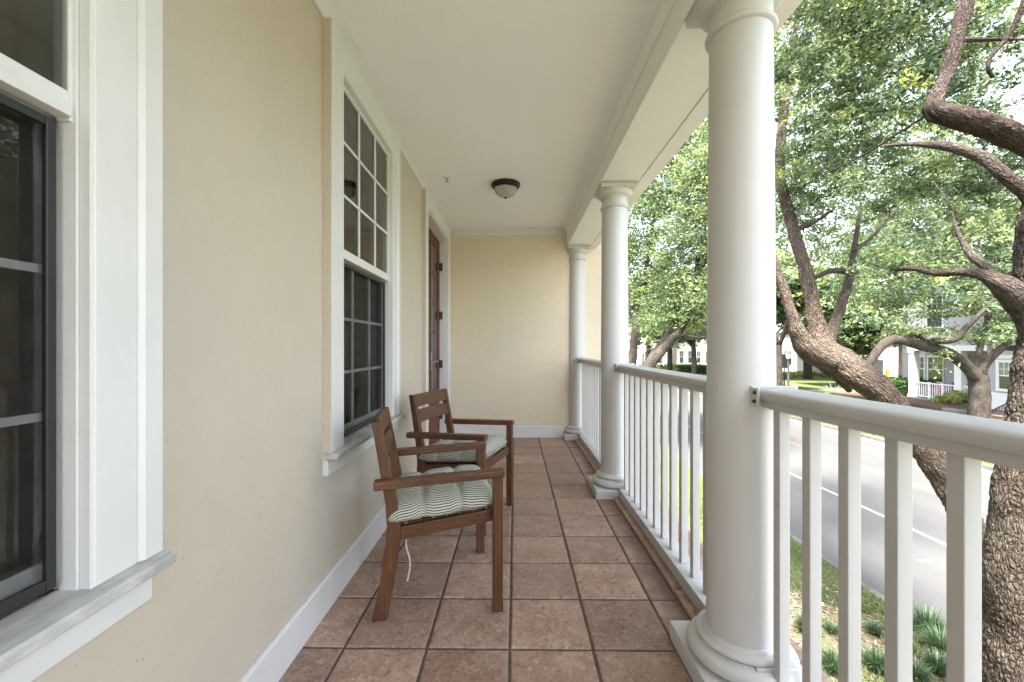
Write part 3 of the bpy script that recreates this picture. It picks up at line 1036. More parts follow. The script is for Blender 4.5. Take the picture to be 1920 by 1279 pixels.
# ---- railings
def railing(ya, yb, ys, label, ends):
    t = thing('porch_railing', label, 'railing', (0.9, (ya + yb) / 2, 0.1), 0, 'white railings between the porch columns')
    mb = MB()
    pr = [(0.838, 1.040), (0.832, 1.046), (0.830, 1.056), (0.833, 1.066), (0.841, 1.0735), (0.852, 1.0765), (0.952, 1.0765), (0.961, 1.0735), (0.967, 1.066), (0.969, 1.056), (0.966, 1.046), (0.960, 1.040)]
    mb.prism(pr, 'y', ya, yb); build('top_rail', mb, M['rail'], t, smooth=True, auto=35)
    mb = MB(); mb.box(0.8485, 0.9285, ya, yb, 1.012, 1.0398); build('sub_rail', mb, M['rail'], t, bevel=0.003)
    mb = MB(); mb.box(0.830, 0.945, ya, yb, 0.022, 0.088); build('bottom_rail', mb, M['rail'], t, bevel=0.003)
    for y in ys:
        b = MB(); b.box(0.870, 0.905, y, y + 0.0345, 0.0882, 1.0118); build('baluster', b, M['rail'], t, bevel=0.0022)
    for (ye, s) in ends:
        b = MB()
        lo, hi = sorted((ye, ye + s * 0.012)); b.box(0.818, 0.980, lo, hi, 1.012, 1.085)
        lo, hi = sorted((ye, ye + s * 0.045)); b.box(0.819, 0.8295, lo, hi, 1.022, 1.080)
        br = build('bracket', b, M['rail'], t, bevel=0.004)
        for q in ((0.8188, ye + s * .030, 1.034), (0.8188, ye + s * .032, 1.064)):
            b = MB(); b.tube([q, (q[0] - .006, q[1], q[2])], [.0065, .0055], 10, sub=1)
            build('bolt', b, M['rust'], br, smooth=True)
        b = MB()
        lo, hi = sorted((ye, ye + s * 0.05)); b.box(0.815, 0.960, lo, hi, 0.088, 0.135)
        br = build('bracket', b, M['rail'], t, bevel=0.004)
        b = MB(); b.tube([(0.8148, ye + s * .03, .112), (0.808, ye + s * .03, .112)], [.007, .006], 10, sub=1)
        build('bolt', b, M['rust'], br, smooth=True)
    return t


def col_y(x, k, s):
    return YC[k] + s * math.sqrt(max(0, .112 ** 2 - (x - XCOL) ** 2))


railing(-1.34, 1.44, [1.378 - .1405 * k for k in range(19)], 'white railing nearest the viewer, right of the large column', [(1.46, -1)])
railing(1.70, 3.40, [1.765 + .1395 * k for k in range(12)], 'white railing between the large near column and the middle column', [(3.415, -1), (1.69, 1)])
railing(3.665, 5.51, [3.72 + .1385 * k for k in range(13)], 'farthest white railing, running to the end wall', [(3.655, 1), (5.52, -1)])

# ---- ceiling lamp and sprinkler
lp = thing('ceiling_light', 'flush ceiling light with frosted bowl and dark bronze rim', 'ceiling light', (-0.09, 4.06, ZC))
mb = MB(); mb.lathe([(.0, ZC), (.13, ZC), (.142, ZC - .006), (.143, ZC - .016), (.136, ZC - .03), (.122, ZC - .044), (.112, ZC - .047), (.0, ZC - .047)], (-0.09, 4.06, 0), 64); build('rim', mb, M['bronze'], lp, smooth=True, auto=45)
mb = MB(); mb.lathe([(.113 * math.cos(a), ZC - .0475 - .083 * math.sin(a)) for a in [math.pi / 2 * k / 14 for k in range(14)]] + [(.004, ZC - .1305)], (-0.09, 4.06, 0), 64); build('bowl', mb, M['dome'], lp, smooth=True)
mb = MB(); mb.lathe([(.003, ZC - .128), (.011, ZC - .131), (.013, ZC - .137), (.008, ZC - .144), (.001, ZC - .148)], (-0.09, 4.06, 0), 20); build('finial', mb, M['bronze'], lp, smooth=True)
sp = thing('fire_sprinkler', 'small pendant fire sprinkler on the ceiling', 'sprinkler', (-0.638, 3.9, ZC))
mb = MB(); mb.lathe([(.0, ZC), (.038, ZC), (.036, ZC - .006), (.020, ZC - .010), (.0, ZC - .010)], (-0.638, 3.9, 0), 28); build('escutcheon', mb, M['trim'], sp, smooth=True, auto=40)
mb = MB(); mb.lathe([(.009, ZC - .010), (.009, ZC - .022), (.004, ZC - .026), (.004, ZC - .042), (.016, ZC - .043), (.016, ZC - .045), (.001, ZC - .046)], (-0.638, 3.9, 0), 16)
for s in (-1, 1):
    mb.tube([(-0.638 + s * .009, 3.9, ZC - .020), (-0.638 + s * .012, 3.9, ZC - .033), (-0.638 + s * .003, 3.9, ZC - .043)], [.002, .002, .002], 6, sub=3)
build('head', mb, M['metal'], sp)


# ================================================================== CHAIRS
def board_attr(mb, fn):
    mb.g['grain'] = [fn(v) for v in mb.v]
    return mb


def arm_chair(label, loc, rz):
    t = thing('arm_chair', label, 'chair', loc, rz, 'wooden armchairs on the porch')
    B = dict(local=True)

    def along(axis):
        k = 'xyz'.index(axis)
        o = [i for i in range(3) if i != k]
        sh = random.uniform(0, 9)
        return lambda v: (v[k] + sh, v[o[0]] + sh, v[o[1]])
    for s in (-1, 1):
        lo, hi = sorted((s * .258, s * .300))
        mb = MB(); mb.box(.238, .282, lo, hi, 0.004, .6195); build('leg', board_attr(mb, along('z')), M['wood'], t, bevel=.003, **B)
        # rear leg: one sawn piece, bowed forward at the seat
        fr = [(-.232, .0), (-.205, .16), (-.178, .32), (-.176, .42), (-.192, .52), (-.222, .68), (-.262, .885)]
        bk = [(-.302, .885), (-.268, .68), (-.243, .52), (-.236, .42), (-.243, .32), (-.268, .16), (-.300, .0)]
        y0, y1 = sorted((s * .215, s * .250))
        mb = MB(); n = len(fr)
        ring = [(x, z + .004 if z == 0 else z) for x, z in fr + bk]
        vs = [(x, y0, z) for x, z in ring] + [(x, y1, z) for x, z in ring]
        N = len(ring); fs = []
        for k in range(n - 1):
            q = (k, k + 1, N - 2 - k, N - 1 - k)
            fs.append(q); fs.append(tuple(N + i for i in q[::-1]))
        fs += [(i, (i + 1) % N, N + (i + 1) % N, N + i) for i in range(N)]
        mb.add(vs, fs); build('leg', board_attr(mb, along('z')), M['wood'], t, bevel=.003, **B)
        lo, hi = sorted((s * .2515, s * .306))
        mb = MB(); mb.hexa([(-.288, lo, .598), (.290, lo, .620), (.290, hi, .620), (-.288, hi, .598), (-.288, lo, .636), (.290, lo, .654), (.290, hi, .654), (-.288, hi, .636)])
        build('armrest', board_attr(mb, along('x')), M['wood'], t, bevel=.005, seg=3, **B)
        lo, hi = sorted((s * .2505, s * .2725))
        lo, hi = sorted((s * .226, s * .2575)) if False else (lo, hi)
        mb = MB(); a, b = sorted((s * .220, s * .2495))
        mb.hexa([(-.1765, a, .352), (.2355, a, .402), (.2355, b, .402), (-.1765, b, .352), (-.1765, a, .412), (.2355, a, .456), (.2355, b, .456), (-.1765, b, .412)])
        build('side_rail', board_attr(mb, along('x')), M['wood'], t, bevel=.003, **B)
    mb = MB(); mb.box(.240, .262, -.2575, .2575, .400, .456); build('front_rail', board_attr(mb, along('y')), M['wood'], t, bevel=.003, **B)
    mb = MB(); mb.box(-.225, -.200, -.2145, .2145, .36, .405); build('back_rail', board_attr(mb, along('y')), M['wood'], t, bevel=.003, **B)
    mb = MB()
    for k in range(7):
        x = -.185 + k * .062
        z = .405 + (x + .24) / .47 * .042
        mb.box(x - .024, x + .024, -.2195, .2195, z - .006, z + .008)
    build('seat', board_attr(mb, along('y')), M['wood'], t, bevel=.002, **B)
    for z0, z1 in ((.798, .884), (.690, .776)):
        mb = MB(); n = 10
        xz = lambda z: -.262 + (z - .885) * -.19 - .012
        vs, fs = [], []
        for k in range(n + 1):
            y = -.2145 + .429 * k / n
            bow = -.016 * (1 - (y / .2145) ** 2)
            for (z, dx) in ((z0, .010), (z1, .010), (z1, -.010), (z0, -.010)):
                vs.append((xz(z) + bow + dx - .004, y, z))
        for k in range(n):
            for i in range(4):
                fs.append((k * 4 + i, k * 4 + (i + 1) % 4, k * 4 + 4 + (i + 1) % 4, k * 4 + 4 + i))
        fs += [(3, 2, 1, 0), (n * 4, n * 4 + 1, n * 4 + 2, n * 4 + 3)]
        mb.add(vs, fs); build('back_slat', board_attr(mb, along('y')), M['wood'], t, bevel=.0025, **B)
    return t


def cushion(label, loc, rz, seed):
    """Tufted box pad; the stripes follow the cloth round its sides."""
    t = thing('seat_cushion', label, 'cushion', loc, rz, 'striped seat cushions on the chairs')
    random.seed(seed)
    nu, nv = 66, 132
    a, b, h = .236, .243, .075
    mb = MB(); stripe = []
    tuft = (-.36, .36)

    def form(u, th):
        c, s = math.cos(th), math.sin(th)
        p = 0.42
        cv = math.copysign(abs(c) ** p, c)
        sv = math.copysign(abs(s) ** 0.75, s)
        eu = max(0.0, 1 - abs(u) ** 9) ** 0.5
        sq = 0.82 + 0.18 * max(0.0, 1 - abs(u) ** 12) ** 0.5
        y = b * cv * sq
        z = h * sv * eu
        x = a * (u + 0.0)
        v = cv
        # creases run between the tufts, deepest at the buttons
        cr = 0.0
        for q in tuft:
            cr += 0.30 * math.exp(-((u - q) / .065) ** 2) + 0.30 * math.exp(-((v - q) / .065) ** 2)
            for r in tuft:
                cr += 0.55 * math.exp(-(((u - q) ** 2 + (v - r) ** 2) / .020))
        cr = min(cr, .95)
        if s > 0:
            z *= (1 - .72 * cr)
        else:
            z *= .62 * (1 - .3 * cr)
        lob = 0.024 * (abs(c) ** 6) * (1 - cr * 1.6)
        y += math.copysign(lob, c)
        x += math.copysign(.014 * abs(u) ** 10 * (1 - cr), u)
        n = mnoise.noise(Vector((u * 3 + seed, v * 3, s * 2))) * .004 + mnoise.noise(Vector((u * 9 + seed, v * 9, s * 3))) * .0012
        return (x + n * .5, y + n * .6, z + n + .036 + (x + a) * .085)
    prevlen = None
    for i in range(nu + 1):
        u = -1 + 2 * i / nu
        u = math.copysign(abs(u) ** .8, u)
        ring = [form(u, 2 * math.pi * k / nv - math.pi / 2) for k in range(nv)]
        sacc = 0; ss = []
        for k in range(nv):
            if k:
                q0, q1 = ring[k - 1], ring[k]
                sacc += math.hypot(q1[1] - q0[1], (q1[2] - q0[2]))
            ss.append(sacc)
        mid = ss[nv // 2]
        mb.v += ring; stripe += [x - mid for x in ss]
    for i in range(nu):
        for k in range(nv):
            k2 = (k + 1) % nv
            mb.f.append((i * nv + k, i * nv + k2, (i + 1) * nv + k2, (i + 1) * nv + k)); mb.m.append(0)
    mb.f.append(tuple(range(nv))); mb.m.append(0); mb.f.append(tuple(nu * nv + k for k in range(nv))[::-1]); mb.m.append(0)
    mb.g['stripe'] = stripe
    pad = build('pad', mb, M['stripe'], t, smooth=True, local=True)
    for u in tuft:
        for v in tuft:
            q = form(u, math.acos(max(-1, min(1, math.copysign(abs(v) ** (1 / .42), v)))))
            m2 = MB(); m2.lathe([(.001, -.003), (.010, -.001), (.010, .003), (.006, .006), (.001, .007)], q, 12); build('tuft_button', m2, M['stripe'], pad, smooth=True, local=True)
    for s, ln in ((-1, .235), (1, .09), (1, .07)):
        x = -.150 if ln != .07 else .05
        m2 = MB(); P = [(x, s * .205, .02), (x - .004, s * .222, -.03), (x - .012, s * .221, -.03 - ln * .3), (x + .006, s * .219, -.03 - ln * .65), (x - .006, s * .222, -.03 - ln)]
        m2.tube(P, [.0035, .004, .004, .004, .0045], 7, sub=8); build('tie', m2, M['cord'], t, smooth=True, local=True)
    return t


c1, r1 = (-.396, 2.141, 0), math.radians(13)
c2, r2 = (-.373, 3.024, 0), math.radians(-18)


def loc_on(c, r, x, y, z):
    return (c[0] + x * math.cos(r) - y * math.sin(r), c[1] + x * math.sin(r) + y * math.cos(r), z)


arm_chair('brown wooden armchair nearest the viewer, seen from its side', c1, r1)
arm_chair('brown wooden armchair farther along the wall, angled towards the viewer', c2, r2)
cushion('green striped tufted cushion on the nearer armchair', loc_on(c1, r1, .008, 0, .418), r1, 3)
cushion('green striped tufted cushion on the farther armchair', loc_on(c2, r2, .008, 0, .418), r2, 8)
random.seed(21)

# ================================================================== STREET
ZR = -3.0
mb = MB(); mb.box(-600, 900, -600, 1200, -3.4, -3.12); structure('ground', mb, M['earth'])
mb = MB(); mb.box(6.12, 15.75, -120, 220, -3.11, ZR); structure('road', mb, M['road'])
mb = MB(); mb.box(15.751, 16.2, -120, 220, -3.11, ZR + .006); structure('gutter', mb, M['concrete'])
mb = MB()
mb.prism([(5.97, -3.11), (6.119, -3.11), (6.119, ZR + .004), (6.10, ZR + .10), (5.97, ZR + .105)], 'y', -120, 220); structure('near_kerb', mb, M['kerb'])
mb = MB()
mb.prism([(16.201, -3.11), (16.201, ZR + .02), (16.23, ZR + .13), (16.38, ZR + .135), (16.38, -3.11)], 'y', -120, 220); structure('far_kerb', mb, M['kerb'])
mb = MB()
mb.box(9.13, 9.24, -120, 220, ZR + .001, ZR + .004); mb.box(15.58, 15.68, -120, 220, ZR + .001, ZR + .004)
mb.box(12.02, 12.12, -120, 220, ZR + .001, ZR + .004, 1); mb.box(12.24, 12.34, -120, 220, ZR + .001, ZR + .004, 1)
for k in range(6):
    mb.box(7.95, 8.20, 8.25 + 6.5 * k, 8.34 + 6.5 * k, ZR + .001, ZR + .004)
structure('road_marking', mb, [M['white'], M['yellow']])
# near verge: lawn beyond a mulched bed
ZN = ZR + .10


def sheet(name, fn, xs, ys, mat):
    mb = MB(); n = len(ys)
    mb.v = [(x, y, fn(x, y)) for x in xs for y in ys]
    for i in range(len(xs) - 1):
        for j in range(n - 1):
            mb.f.append((i * n + j, (i + 1) * n + j, (i + 1) * n + j + 1, i * n + j + 1)); mb.m.append(0)
    return structure(name, mb, mat, smooth=True)


lin = lambda a, b, n: [a + (b - a) * k / n for k in range(n + 1)]
hN = lambda x, y: ZN + .05 * mnoise.noise(Vector((x * .6, y * .6, 0))) * max(0, min(1, (5.9 - x) / .6))
sheet('near_lawn', hN, lin(0.6, 5.969, 30), lin(6.9, 60, 90) + lin(65, 220, 12), M['lawn'])
sheet('planting_bed', lambda x, y: hN(x, y), lin(0.6, 5.969, 40), lin(-30, 6.9, 120), M['bed'])


def hF(x, y):
    t = max(0.0, min(1.0, (x - 16.4) / 6.5))
    t = t * t * (3 - 2 * t)
    return ZR + .133 + .70 * t + .06 * mnoise.noise(Vector((x * .25, y * .25, 3)))


sheet('far_lawn', hF, lin(16.381, 28, 40) + lin(30, 140, 22), lin(-40, 60, 110) + lin(65, 220, 31), M['lawn'])


# ================================================================== NEAR TREES
def limb(mb, pts, seg=20, step=None, disp=None, mi=0, sub=8):
    """pts: (photo x, photo y, distance, radius in photo pixels)"""
    P = [at(x, y, d) for x, y, d, r in pts]
    R = []
    for i, (x, y, d, r) in enumerate(pts):      # a wide lens stretches widths sideways away from the centre
        p0, p1 = pts[max(i - 1, 0)], pts[min(i + 1, len(pts) - 1)]
        dx, dy = p1[0] - p0[0], p1[1] - p0[1]
        nx = abs(dy) / max(1e-6, math.hypot(dx, dy))
        R.append(r * d / FPX / math.sqrt(1 + ((x - XCPX) / FPX * nx) ** 2))
    S, _ = mb.tube(P, R, seg, mi, disp, step, sub)
    return S


def ell(x, y, d, rx, ry, rd, w=None):
    c = at(x, y, d)
    e = (c, (rx * d / FPX, rd, ry * d / FPX))
    return e + ((w,) if w else ())


# --- tree beside the right edge of the porch
tA = thing('oak_tree', 'thick barked oak trunk at the right edge beyond the near railing', 'tree', tuple(at(1925, 1600, 3.4)), 0, 'oaks along the street')
mb = MB()
bd = bark_disp(.011, 46)
SA = [limb(mb, [(1932, 1640, 3.45, 100), (1921, 1330, 3.42, 83), (1918, 1150, 3.4, 80), (1922, 980, 3.4, 76), (1938, 850, 3.4, 68), (1951, 760, 3.4, 66), (1958, 690, 3.4, 65), (1960, 620, 3.4, 54), (1951, 540, 3.4, 55), (1949, 460, 3.4, 49), (1956, 380, 3.42, 43), (1970, 280, 3.5, 40), (1985, 120, 3.6, 34), (1990, -120, 3.7, 26)], 200, .012, bd)]
bs = bark_disp(.005, 60)
SA.append(limb(mb, [(1960, 640, 3.4, 44), (1925, 585, 3.4, 34), (1893, 545, 3.4, 30), (1868, 527, 3.42, 18), (1838, 514, 3.5, 10), (1800, 510, 3.7, 8), (1756, 512, 3.9, 7), (1712, 503, 4.2, 5), (1672, 505, 4.5, 3.5), (1630, 492, 4.8, 2)], 28, .03, bs))
SA.append(limb(mb, [(1872, 528, 3.42, 12), (1848, 500, 3.5, 10), (1824, 480, 3.6, 9), (1806, 455, 3.7, 6), (1792, 425, 3.8, 4), (1780, 385, 3.9, 2), (1750, 340, 4.1, 1.2)], 18, .03, bs))
SA.append(limb(mb, [(1960, 400, 3.42, 22), (1918, 358, 3.45, 15), (1880, 326, 3.5, 13), (1845, 297, 3.6, 12), (1800, 280, 3.7, 10), (1755, 272, 3.8, 7), (1700, 270, 4.0, 4), (1650, 275, 4.3, 2)], 16, .03, bs))
trunkA = build('trunk', mb, M['bark'], tA, smooth=True)
mb = MB()
SA.append(limb(mb, [(2060, 330, 3.3, 26), (1985, 300, 3.2, 25), (1920, 265, 3.1, 24), (1850, 237, 3.05, 21), (1790, 218, 3.0, 20), (1752, 207, 3.0, 22), (1757, 180, 3.0, 17), (1775, 140, 3.0, 16), (1790, 90, 3.0, 16), (1802, 40, 3.02, 17), (1818, -20, 3.05, 17), (1850, -160, 3.1, 14), (1900, -320, 3.2, 10)], 64, .018, bark_disp(.007, 50)))
SA.append(limb(mb, [(1752, 205, 3.0, 4), (1700, 240, 3.2, 2.5), (1620, 290, 3.6, 2), (1540, 330, 4.2, 1.5)], 6))
SA.append(limb(mb, [(1940, -60, 3.0, 9), (1915, 20, 3.05, 8), (1885, 75, 3.1, 6), (1858, 105, 3.1, 5), (1853, 130, 3.1, 5), (1862, 145, 3.12, 4)], 10))
SA.append(limb(mb, [(1800, 75, 3.0, 6), (1860, 74, 3.1, 3.5), (1930, 74, 3.3, 2)], 6))
limbA = build('limb', mb, M['barkred'], tA, smooth=True)
# --- leaning tree
tB = thing('oak_tree', 'leaning oak whose trunk bends over the verge and forks in three', 'tree', tuple(at(1890, 1400, 4.3)), 0, 'oaks along the street')
mb = MB()
bd = bark_disp(.011, 42)
SB = [limb(mb, [(1905, 1400, 4.3, 44), (1868, 1180, 4.35, 38), (1822, 1005, 4.45, 33), (1778, 908, 4.6, 31), (1735, 843, 4.75, 30), (1692, 782, 4.9, 30), (1650, 736, 5.0, 30), (1610, 704, 5.1, 30), (1572, 677, 5.25, 29), (1546, 655, 5.35, 25), (1533, 618, 5.45, 19), (1523, 570, 5.55, 15), (1508, 500, 5.7, 13), (1490, 440, 5.9, 12), (1471, 370, 6.1, 11), (1462, 320, 6.3, 10), (1470, 200, 6.8, 9), (1490, 60, 7.2, 8), (1500, -60, 7.5, 7)], 130, .016, bd)]
bs = bark_disp(.008, 46)
SB.append(limb(mb, [(1592, 692, 5.2, 22), (1552, 674, 5.25, 25), (1517, 657, 5.2, 23), (1498, 630, 5.2, 17), (1485, 592, 5.2, 12), (1471, 547, 5.25, 10), (1455, 505, 5.3, 9), (1436, 440, 5.4, 8), (1412, 330, 5.6, 6)], 60, .022, bs))
SB.append(limb(mb, [(1548, 662, 5.4, 16), (1557, 630, 5.5, 13), (1571, 590, 5.65, 11), (1588, 540, 5.8, 10), (1598, 498, 5.95, 9), (1603, 460, 6.1, 6), (1612, 400, 6.4, 4)], 40, .025, bs))
SB.append(limb(mb, [(1596, 510, 5.9, 7), (1560, 508, 5.8, 5), (1530, 520, 5.75, 4), (1515, 530, 5.7, 4)], 10))
SB.append(limb(mb, [(1556, 684, 5.3, 22), (1576, 703, 5.42, 18), (1587, 720, 5.48, 13), (1593, 734, 5.5, 5)], 30, .03, bs))
SB.append(limb(mb, [(1495, 430, 5.9, 6), (1530, 415, 5.8, 3.5), (1560, 395, 5.7, 2)], 6))
SB.append(limb(mb, [(1602, 470, 6.0, 5), (1640, 440, 6.1, 4), (1690, 380, 6.3, 2.5)], 6))
build('trunk', mb, M['barkb'], tB, smooth=True)

mats = [M['leaf'], M['leafb'], M['leafd'], M['leafy']]


def midx(idx, ncl, p):
    k = RNG.choice(4, size=ncl, p=p)
    m = k[idx]
    flip = RNG.uniform(size=len(m)) < .25
    m[flip] = RNG.choice(4, size=flip.sum(), p=p)
    return m


def crown(parent, limbs, ells, count, per, cr, leaf, p, bl=0.3, r0=.010, r1=.003, tw=.6, trunkmat='bark', fill=.42):
    C, t, Q, idx = crown_arrays(ells, count, per, cr, leaf, fill)
    mb = MB()
    if bl:
        branchlets(mb, limbs, C, bl, r0, r1)
    if tw:
        k = RNG.uniform(size=count) < tw
        twigs(mb, C[k], t[k], cr * .9, r1)
    quads_object('crown', Q, mats + [M[trunkmat]], midx(idx, count, p), parent, wood=mb)


crown(tA, SA, [ell(1690, 40, 4.6, 170, 130, 1.0), ell(1860, 90, 4.0, 130, 150, .9), ell(1560, 60, 5.2, 150, 120, 1.0), ell(1620, 220, 5.0, 150, 110, .9), ell(1870, 330, 4.4, 90, 90, .6), ell(1780, 360, 4.8, 120, 60, .7), ell(1520, 300, 5.6, 90, 90, .8), ell(1700, -160, 4.4, 260, 120, 1.3), ell(1690, 490, 4.6, 80, 35, .45, .12), ell(1800, 435, 3.9, 60, 35, .3, .08)],
      820, 66, .15, .056, [.45, .32, .18, .05], .30, .007, .0022)
crown(tB, SB, [ell(1520, 200, 7.0, 130, 140, 1.3), ell(1590, 400, 6.6, 130, 80, 1.2), ell(1680, 330, 7.0, 150, 120, 1.4), ell(1800, 450, 7.4, 130, 80, 1.5), ell(1500, 420, 6.6, 60, 90, .8), ell(1400, 120, 6.6, 120, 160, 1.2), ell(1660, 100, 8.0, 240, 160, 1.6)],
      850, 66, .18, .060, [.43, .33, .22, .02], .22, .009, .0028)

# ================================================================== TREES BEYOND
tC = thing('oak_tree', 'grey spreading oak standing before the porch of the grey house', 'tree', tuple(at(1836, 812, 19.5)), 0, 'oaks along the street')
mb = MB()
SC = [limb(mb, [(1836, 830, 19.5, 30), (1836, 780, 19.5, 23), (1836, 735, 19.5, 22), (1834, 712, 19.5, 22), (1835, 700, 19.5, 17), (1836, 690, 19.5, 8)], 30, .12, bark_disp(.02, 12)),
      limb(mb, [(1834, 712, 19.5, 18), (1815, 690, 19.4, 13), (1787, 667, 19.2, 11), (1762, 657, 19, 10), (1722, 647, 18.8, 9), (1690, 638, 18.6, 9), (1664, 640, 18.4, 9), (1645, 658, 18.3, 9), (1632, 678, 18.3, 8), (1618, 695, 18.3, 7)], 16, .15, bark_disp(.015, 14)),
      limb(mb, [(1724, 647, 18.8, 6), (1752, 640, 18.7, 7), (1790, 636, 18.6, 7), (1810, 616, 18.5, 6), (1838, 588, 18.4, 5), (1862, 560, 18.4, 3)], 12, .2),
      limb(mb, [(1836, 712, 19.5, 14), (1842, 690, 19.3, 11), (1860, 668, 19.2, 9), (1884, 648, 19, 7), (1915, 622, 18.8, 5), (1960, 590, 18.6, 4)], 14, .2),
      limb(mb, [(1835, 710, 19.5, 12), (1834, 680, 19.6, 9), (1838, 650, 19.7, 7), (1850, 600, 19.9, 5), (1860, 520, 20, 3)], 12, .2),
      limb(mb, [(1690, 638, 18.6, 4), (1715, 626, 18.7, 4), (1735, 640, 18.8, 3)], 8, .2)]
build('trunk', mb, M['barkfar'], tC, smooth=True)
crown(tC, SC, [ell(1720, 560, 19.5, 130, 65, 2.6), ell(1850, 530, 20, 120, 80, 2.8), ell(1650, 470, 20, 130, 90, 3), ell(1790, 400, 20, 160, 100, 3), ell(1900, 420, 20, 120, 120, 3), ell(1690, 300, 20.5, 200, 110, 3), ell(1715, 622, 19.0, 60, 22, 1.2, 3), ell(1748, 668, 18.9, 20, 14, .5, .6), ell(1855, 632, 19.2, 70, 24, 1.2, 3), ell(1900, 600, 19.5, 60, 40, 1.5, 4)],
      850, 66, .50, .17, [.43, .33, .22, .02], .2, .03, .008, .4, 'barkfar')

# two oaks farther along our own verge, one upright and one leaning
tD = thing('oak_tree', 'upright oak with red brown trunk seen just right of the middle column', 'tree', tuple(at(1186, 818, 19)), 0, 'oaks along the street')
mb = MB()
SD = [limb(mb, [(1184, 830, 19, 11), (1184, 700, 19, 9), (1188, 650, 19, 8), (1192, 610, 19, 7), (1203, 560, 19, 5), (1215, 480, 19, 4), (1230, 380, 19, 3)], 16, .2, bark_disp(.015, 14)),
      limb(mb, [(1192, 610, 19, 5), (1175, 560, 19, 4), (1160, 480, 19, 3)], 10, .3), limb(mb, [(1205, 550, 19, 4), (1240, 500, 18.5, 3), (1290, 440, 18, 2)], 8, .3)]
build('trunk', mb, M['barkfar'], tD, smooth=True)
crown(tD, SD, [ell(1215, 520, 19, 80, 70, 2.2), ell(1240, 400, 19, 90, 90, 2.5), ell(1190, 440, 20, 60, 110, 2.5), ell(1270, 300, 18.5, 100, 100, 2.5), ell(1330, 210, 18, 120, 110, 2.5)],
      900, 40, .50, .15, [.37, .45, .13, .05], .2, .03, .008, .4, 'barkfar')
tE = thing('oak_tree', 'oak with two slanting trunks leaning right towards the road', 'tree', tuple(at(1180, 845, 16.5)), 0, 'oaks along the street')
mb = MB()
SE = [limb(mb, [(1165, 860, 16.5, 16), (1190, 725, 16.5, 13), (1214, 690, 16.5, 11), (1240, 658, 16.5, 9.5), (1262, 635, 16.5, 8.5), (1278, 616, 16.5, 7), (1300, 560, 16.5, 5), (1310, 470, 16.5, 4)], 16, .2, bark_disp(.015, 14)),
      limb(mb, [(1185, 745, 16.7, 11), (1210, 690, 16.9, 8), (1240, 643, 17, 6.5), (1262, 618, 17, 6), (1268, 600, 17, 5), (1270, 540, 17, 4)], 12, .2, bark_disp(.012, 14)),
      limb(mb, [(1270, 628, 16.5, 4), (1290, 630, 16.3, 3), (1325, 634, 16, 2.5), (1370, 620, 15.8, 2)], 8, .3),
      limb(mb, [(1306, 520, 16.5, 4), (1330, 470, 16, 5), (1300, 465, 16, 4)], 8, .3)]
build('trunk', mb, M['barkfar'], tE, smooth=True)
crown(tE, SE, [ell(1290, 565, 16.5, 90, 50, 2.0), ell(1320, 450, 16, 100, 80, 2.2), ell(1240, 600, 17, 60, 25, 1.5), ell(1310, 612, 18, 50, 22, 1.5), ell(1400, 380, 15.5, 120, 130, 2.2), ell(1330, 330, 16, 80, 80, 2)],
      900, 40, .46, .14, [.38, .43, .15, .04], .2, .03, .008, .4, 'barkfar')


def far_tree(px, d, zb, h, r, label, n=420, p=(.4, .36, .18, .06), leaf=.34, lean=0.0, tr=None):
    b = at(px, 700, d); b.z = zb
    t = thing('street_tree', label, 'tree', tuple(b), 0, 'trees behind the street')
    mb = MB()
    tr = tr or h * .028
    top = b + Vector((lean * h * .4, 0, h * .42))
    S = [mb.tube([b, b.lerp(top, .5) + Vector((random.uniform(-.1, .1), 0, 0)), top], [tr, tr * .85, tr * .7], 12, sub=5)[0]]
    for k in range(5):
        a = random.uniform(0, 6.28)
        e = top + Vector((math.cos(a) * r * .7, math.sin(a) * r * .7, h * random.uniform(.12, .4)))
        S.append(mb.tube([top + Vector((0, 0, -.3)), top.lerp(e, .5) + Vector((0, 0, .4)), e], [tr * .55, tr * .35, tr * .12], 8, sub=4)[0])
    build('trunk', mb, M['barkfar'], t, smooth=True)
    es = []
    for k in range(7):
        a = random.uniform(0, 6.28); q = random.uniform(.15, .75) * r
        es.append((b + Vector((math.cos(a) * q, math.sin(a) * q, h * random.uniform(.50, .88))), (r * random.uniform(.4, .6), r * random.uniform(.4, .6), h * random.uniform(.12, .2))))
    crown(t, S, es, n, 30, r * .16, leaf, list(p), .1, .04, .012, 0, 'barkfar', .5)
    return t


ZF = -2.25
FT = [(1300, 40, 10, 5.0, 'low crowned tree half hiding the white townhouses'), (1461, 31, 9, 3.0, 'slim tree with a dark stem just right of the large column'), (1215, 48, 13, 6.5, 'tall pale green tree behind the slanting oak'), (1256, 47, 12, 6, 'straight grey trunked tree before the white townhouses'),
      (1330, 58, 14, 7, 'broad tree standing behind the large column'), (1420, 44, 14, 7, 'round crowned tree left of the lamp post'),
      (1515, 44, 15, 7, 'tall tree rising behind the three forked oak'), (1600, 35, 7.5, 3.6, 'low dark bushy tree beside the parking entry'), (1590, 40, 11, 5.5, 'dense dark tree before the dark garage opening'),
      (1690, 46, 15, 7.5, 'high tree behind the left corner of the grey house'), (1800, 44, 16, 7, 'tall tree behind the grey house porch'),
      (1905, 40, 16, 7, 'tall tree behind the right part of the grey house'), (1140, 62, 15, 7, 'tree far down the verge behind the upright oak'),
      (1290, 80, 16, 8, 'distant tree above the white townhouses'), (1470, 75, 17, 9, 'distant broad tree beyond the white bungalow'), (1610, 80, 18, 9, 'distant tree above the parking entry')]
for px, d, h, r, lab in FT:
    far_tree(px, d, ZF if px > 1400 else -2.7, h, r, lab, int(300 + 16 * r), leaf=.30 + .004 * d,
             p=(.32, .50, .13, .05) if px < 1340 else (.40, .32, .24, .04))

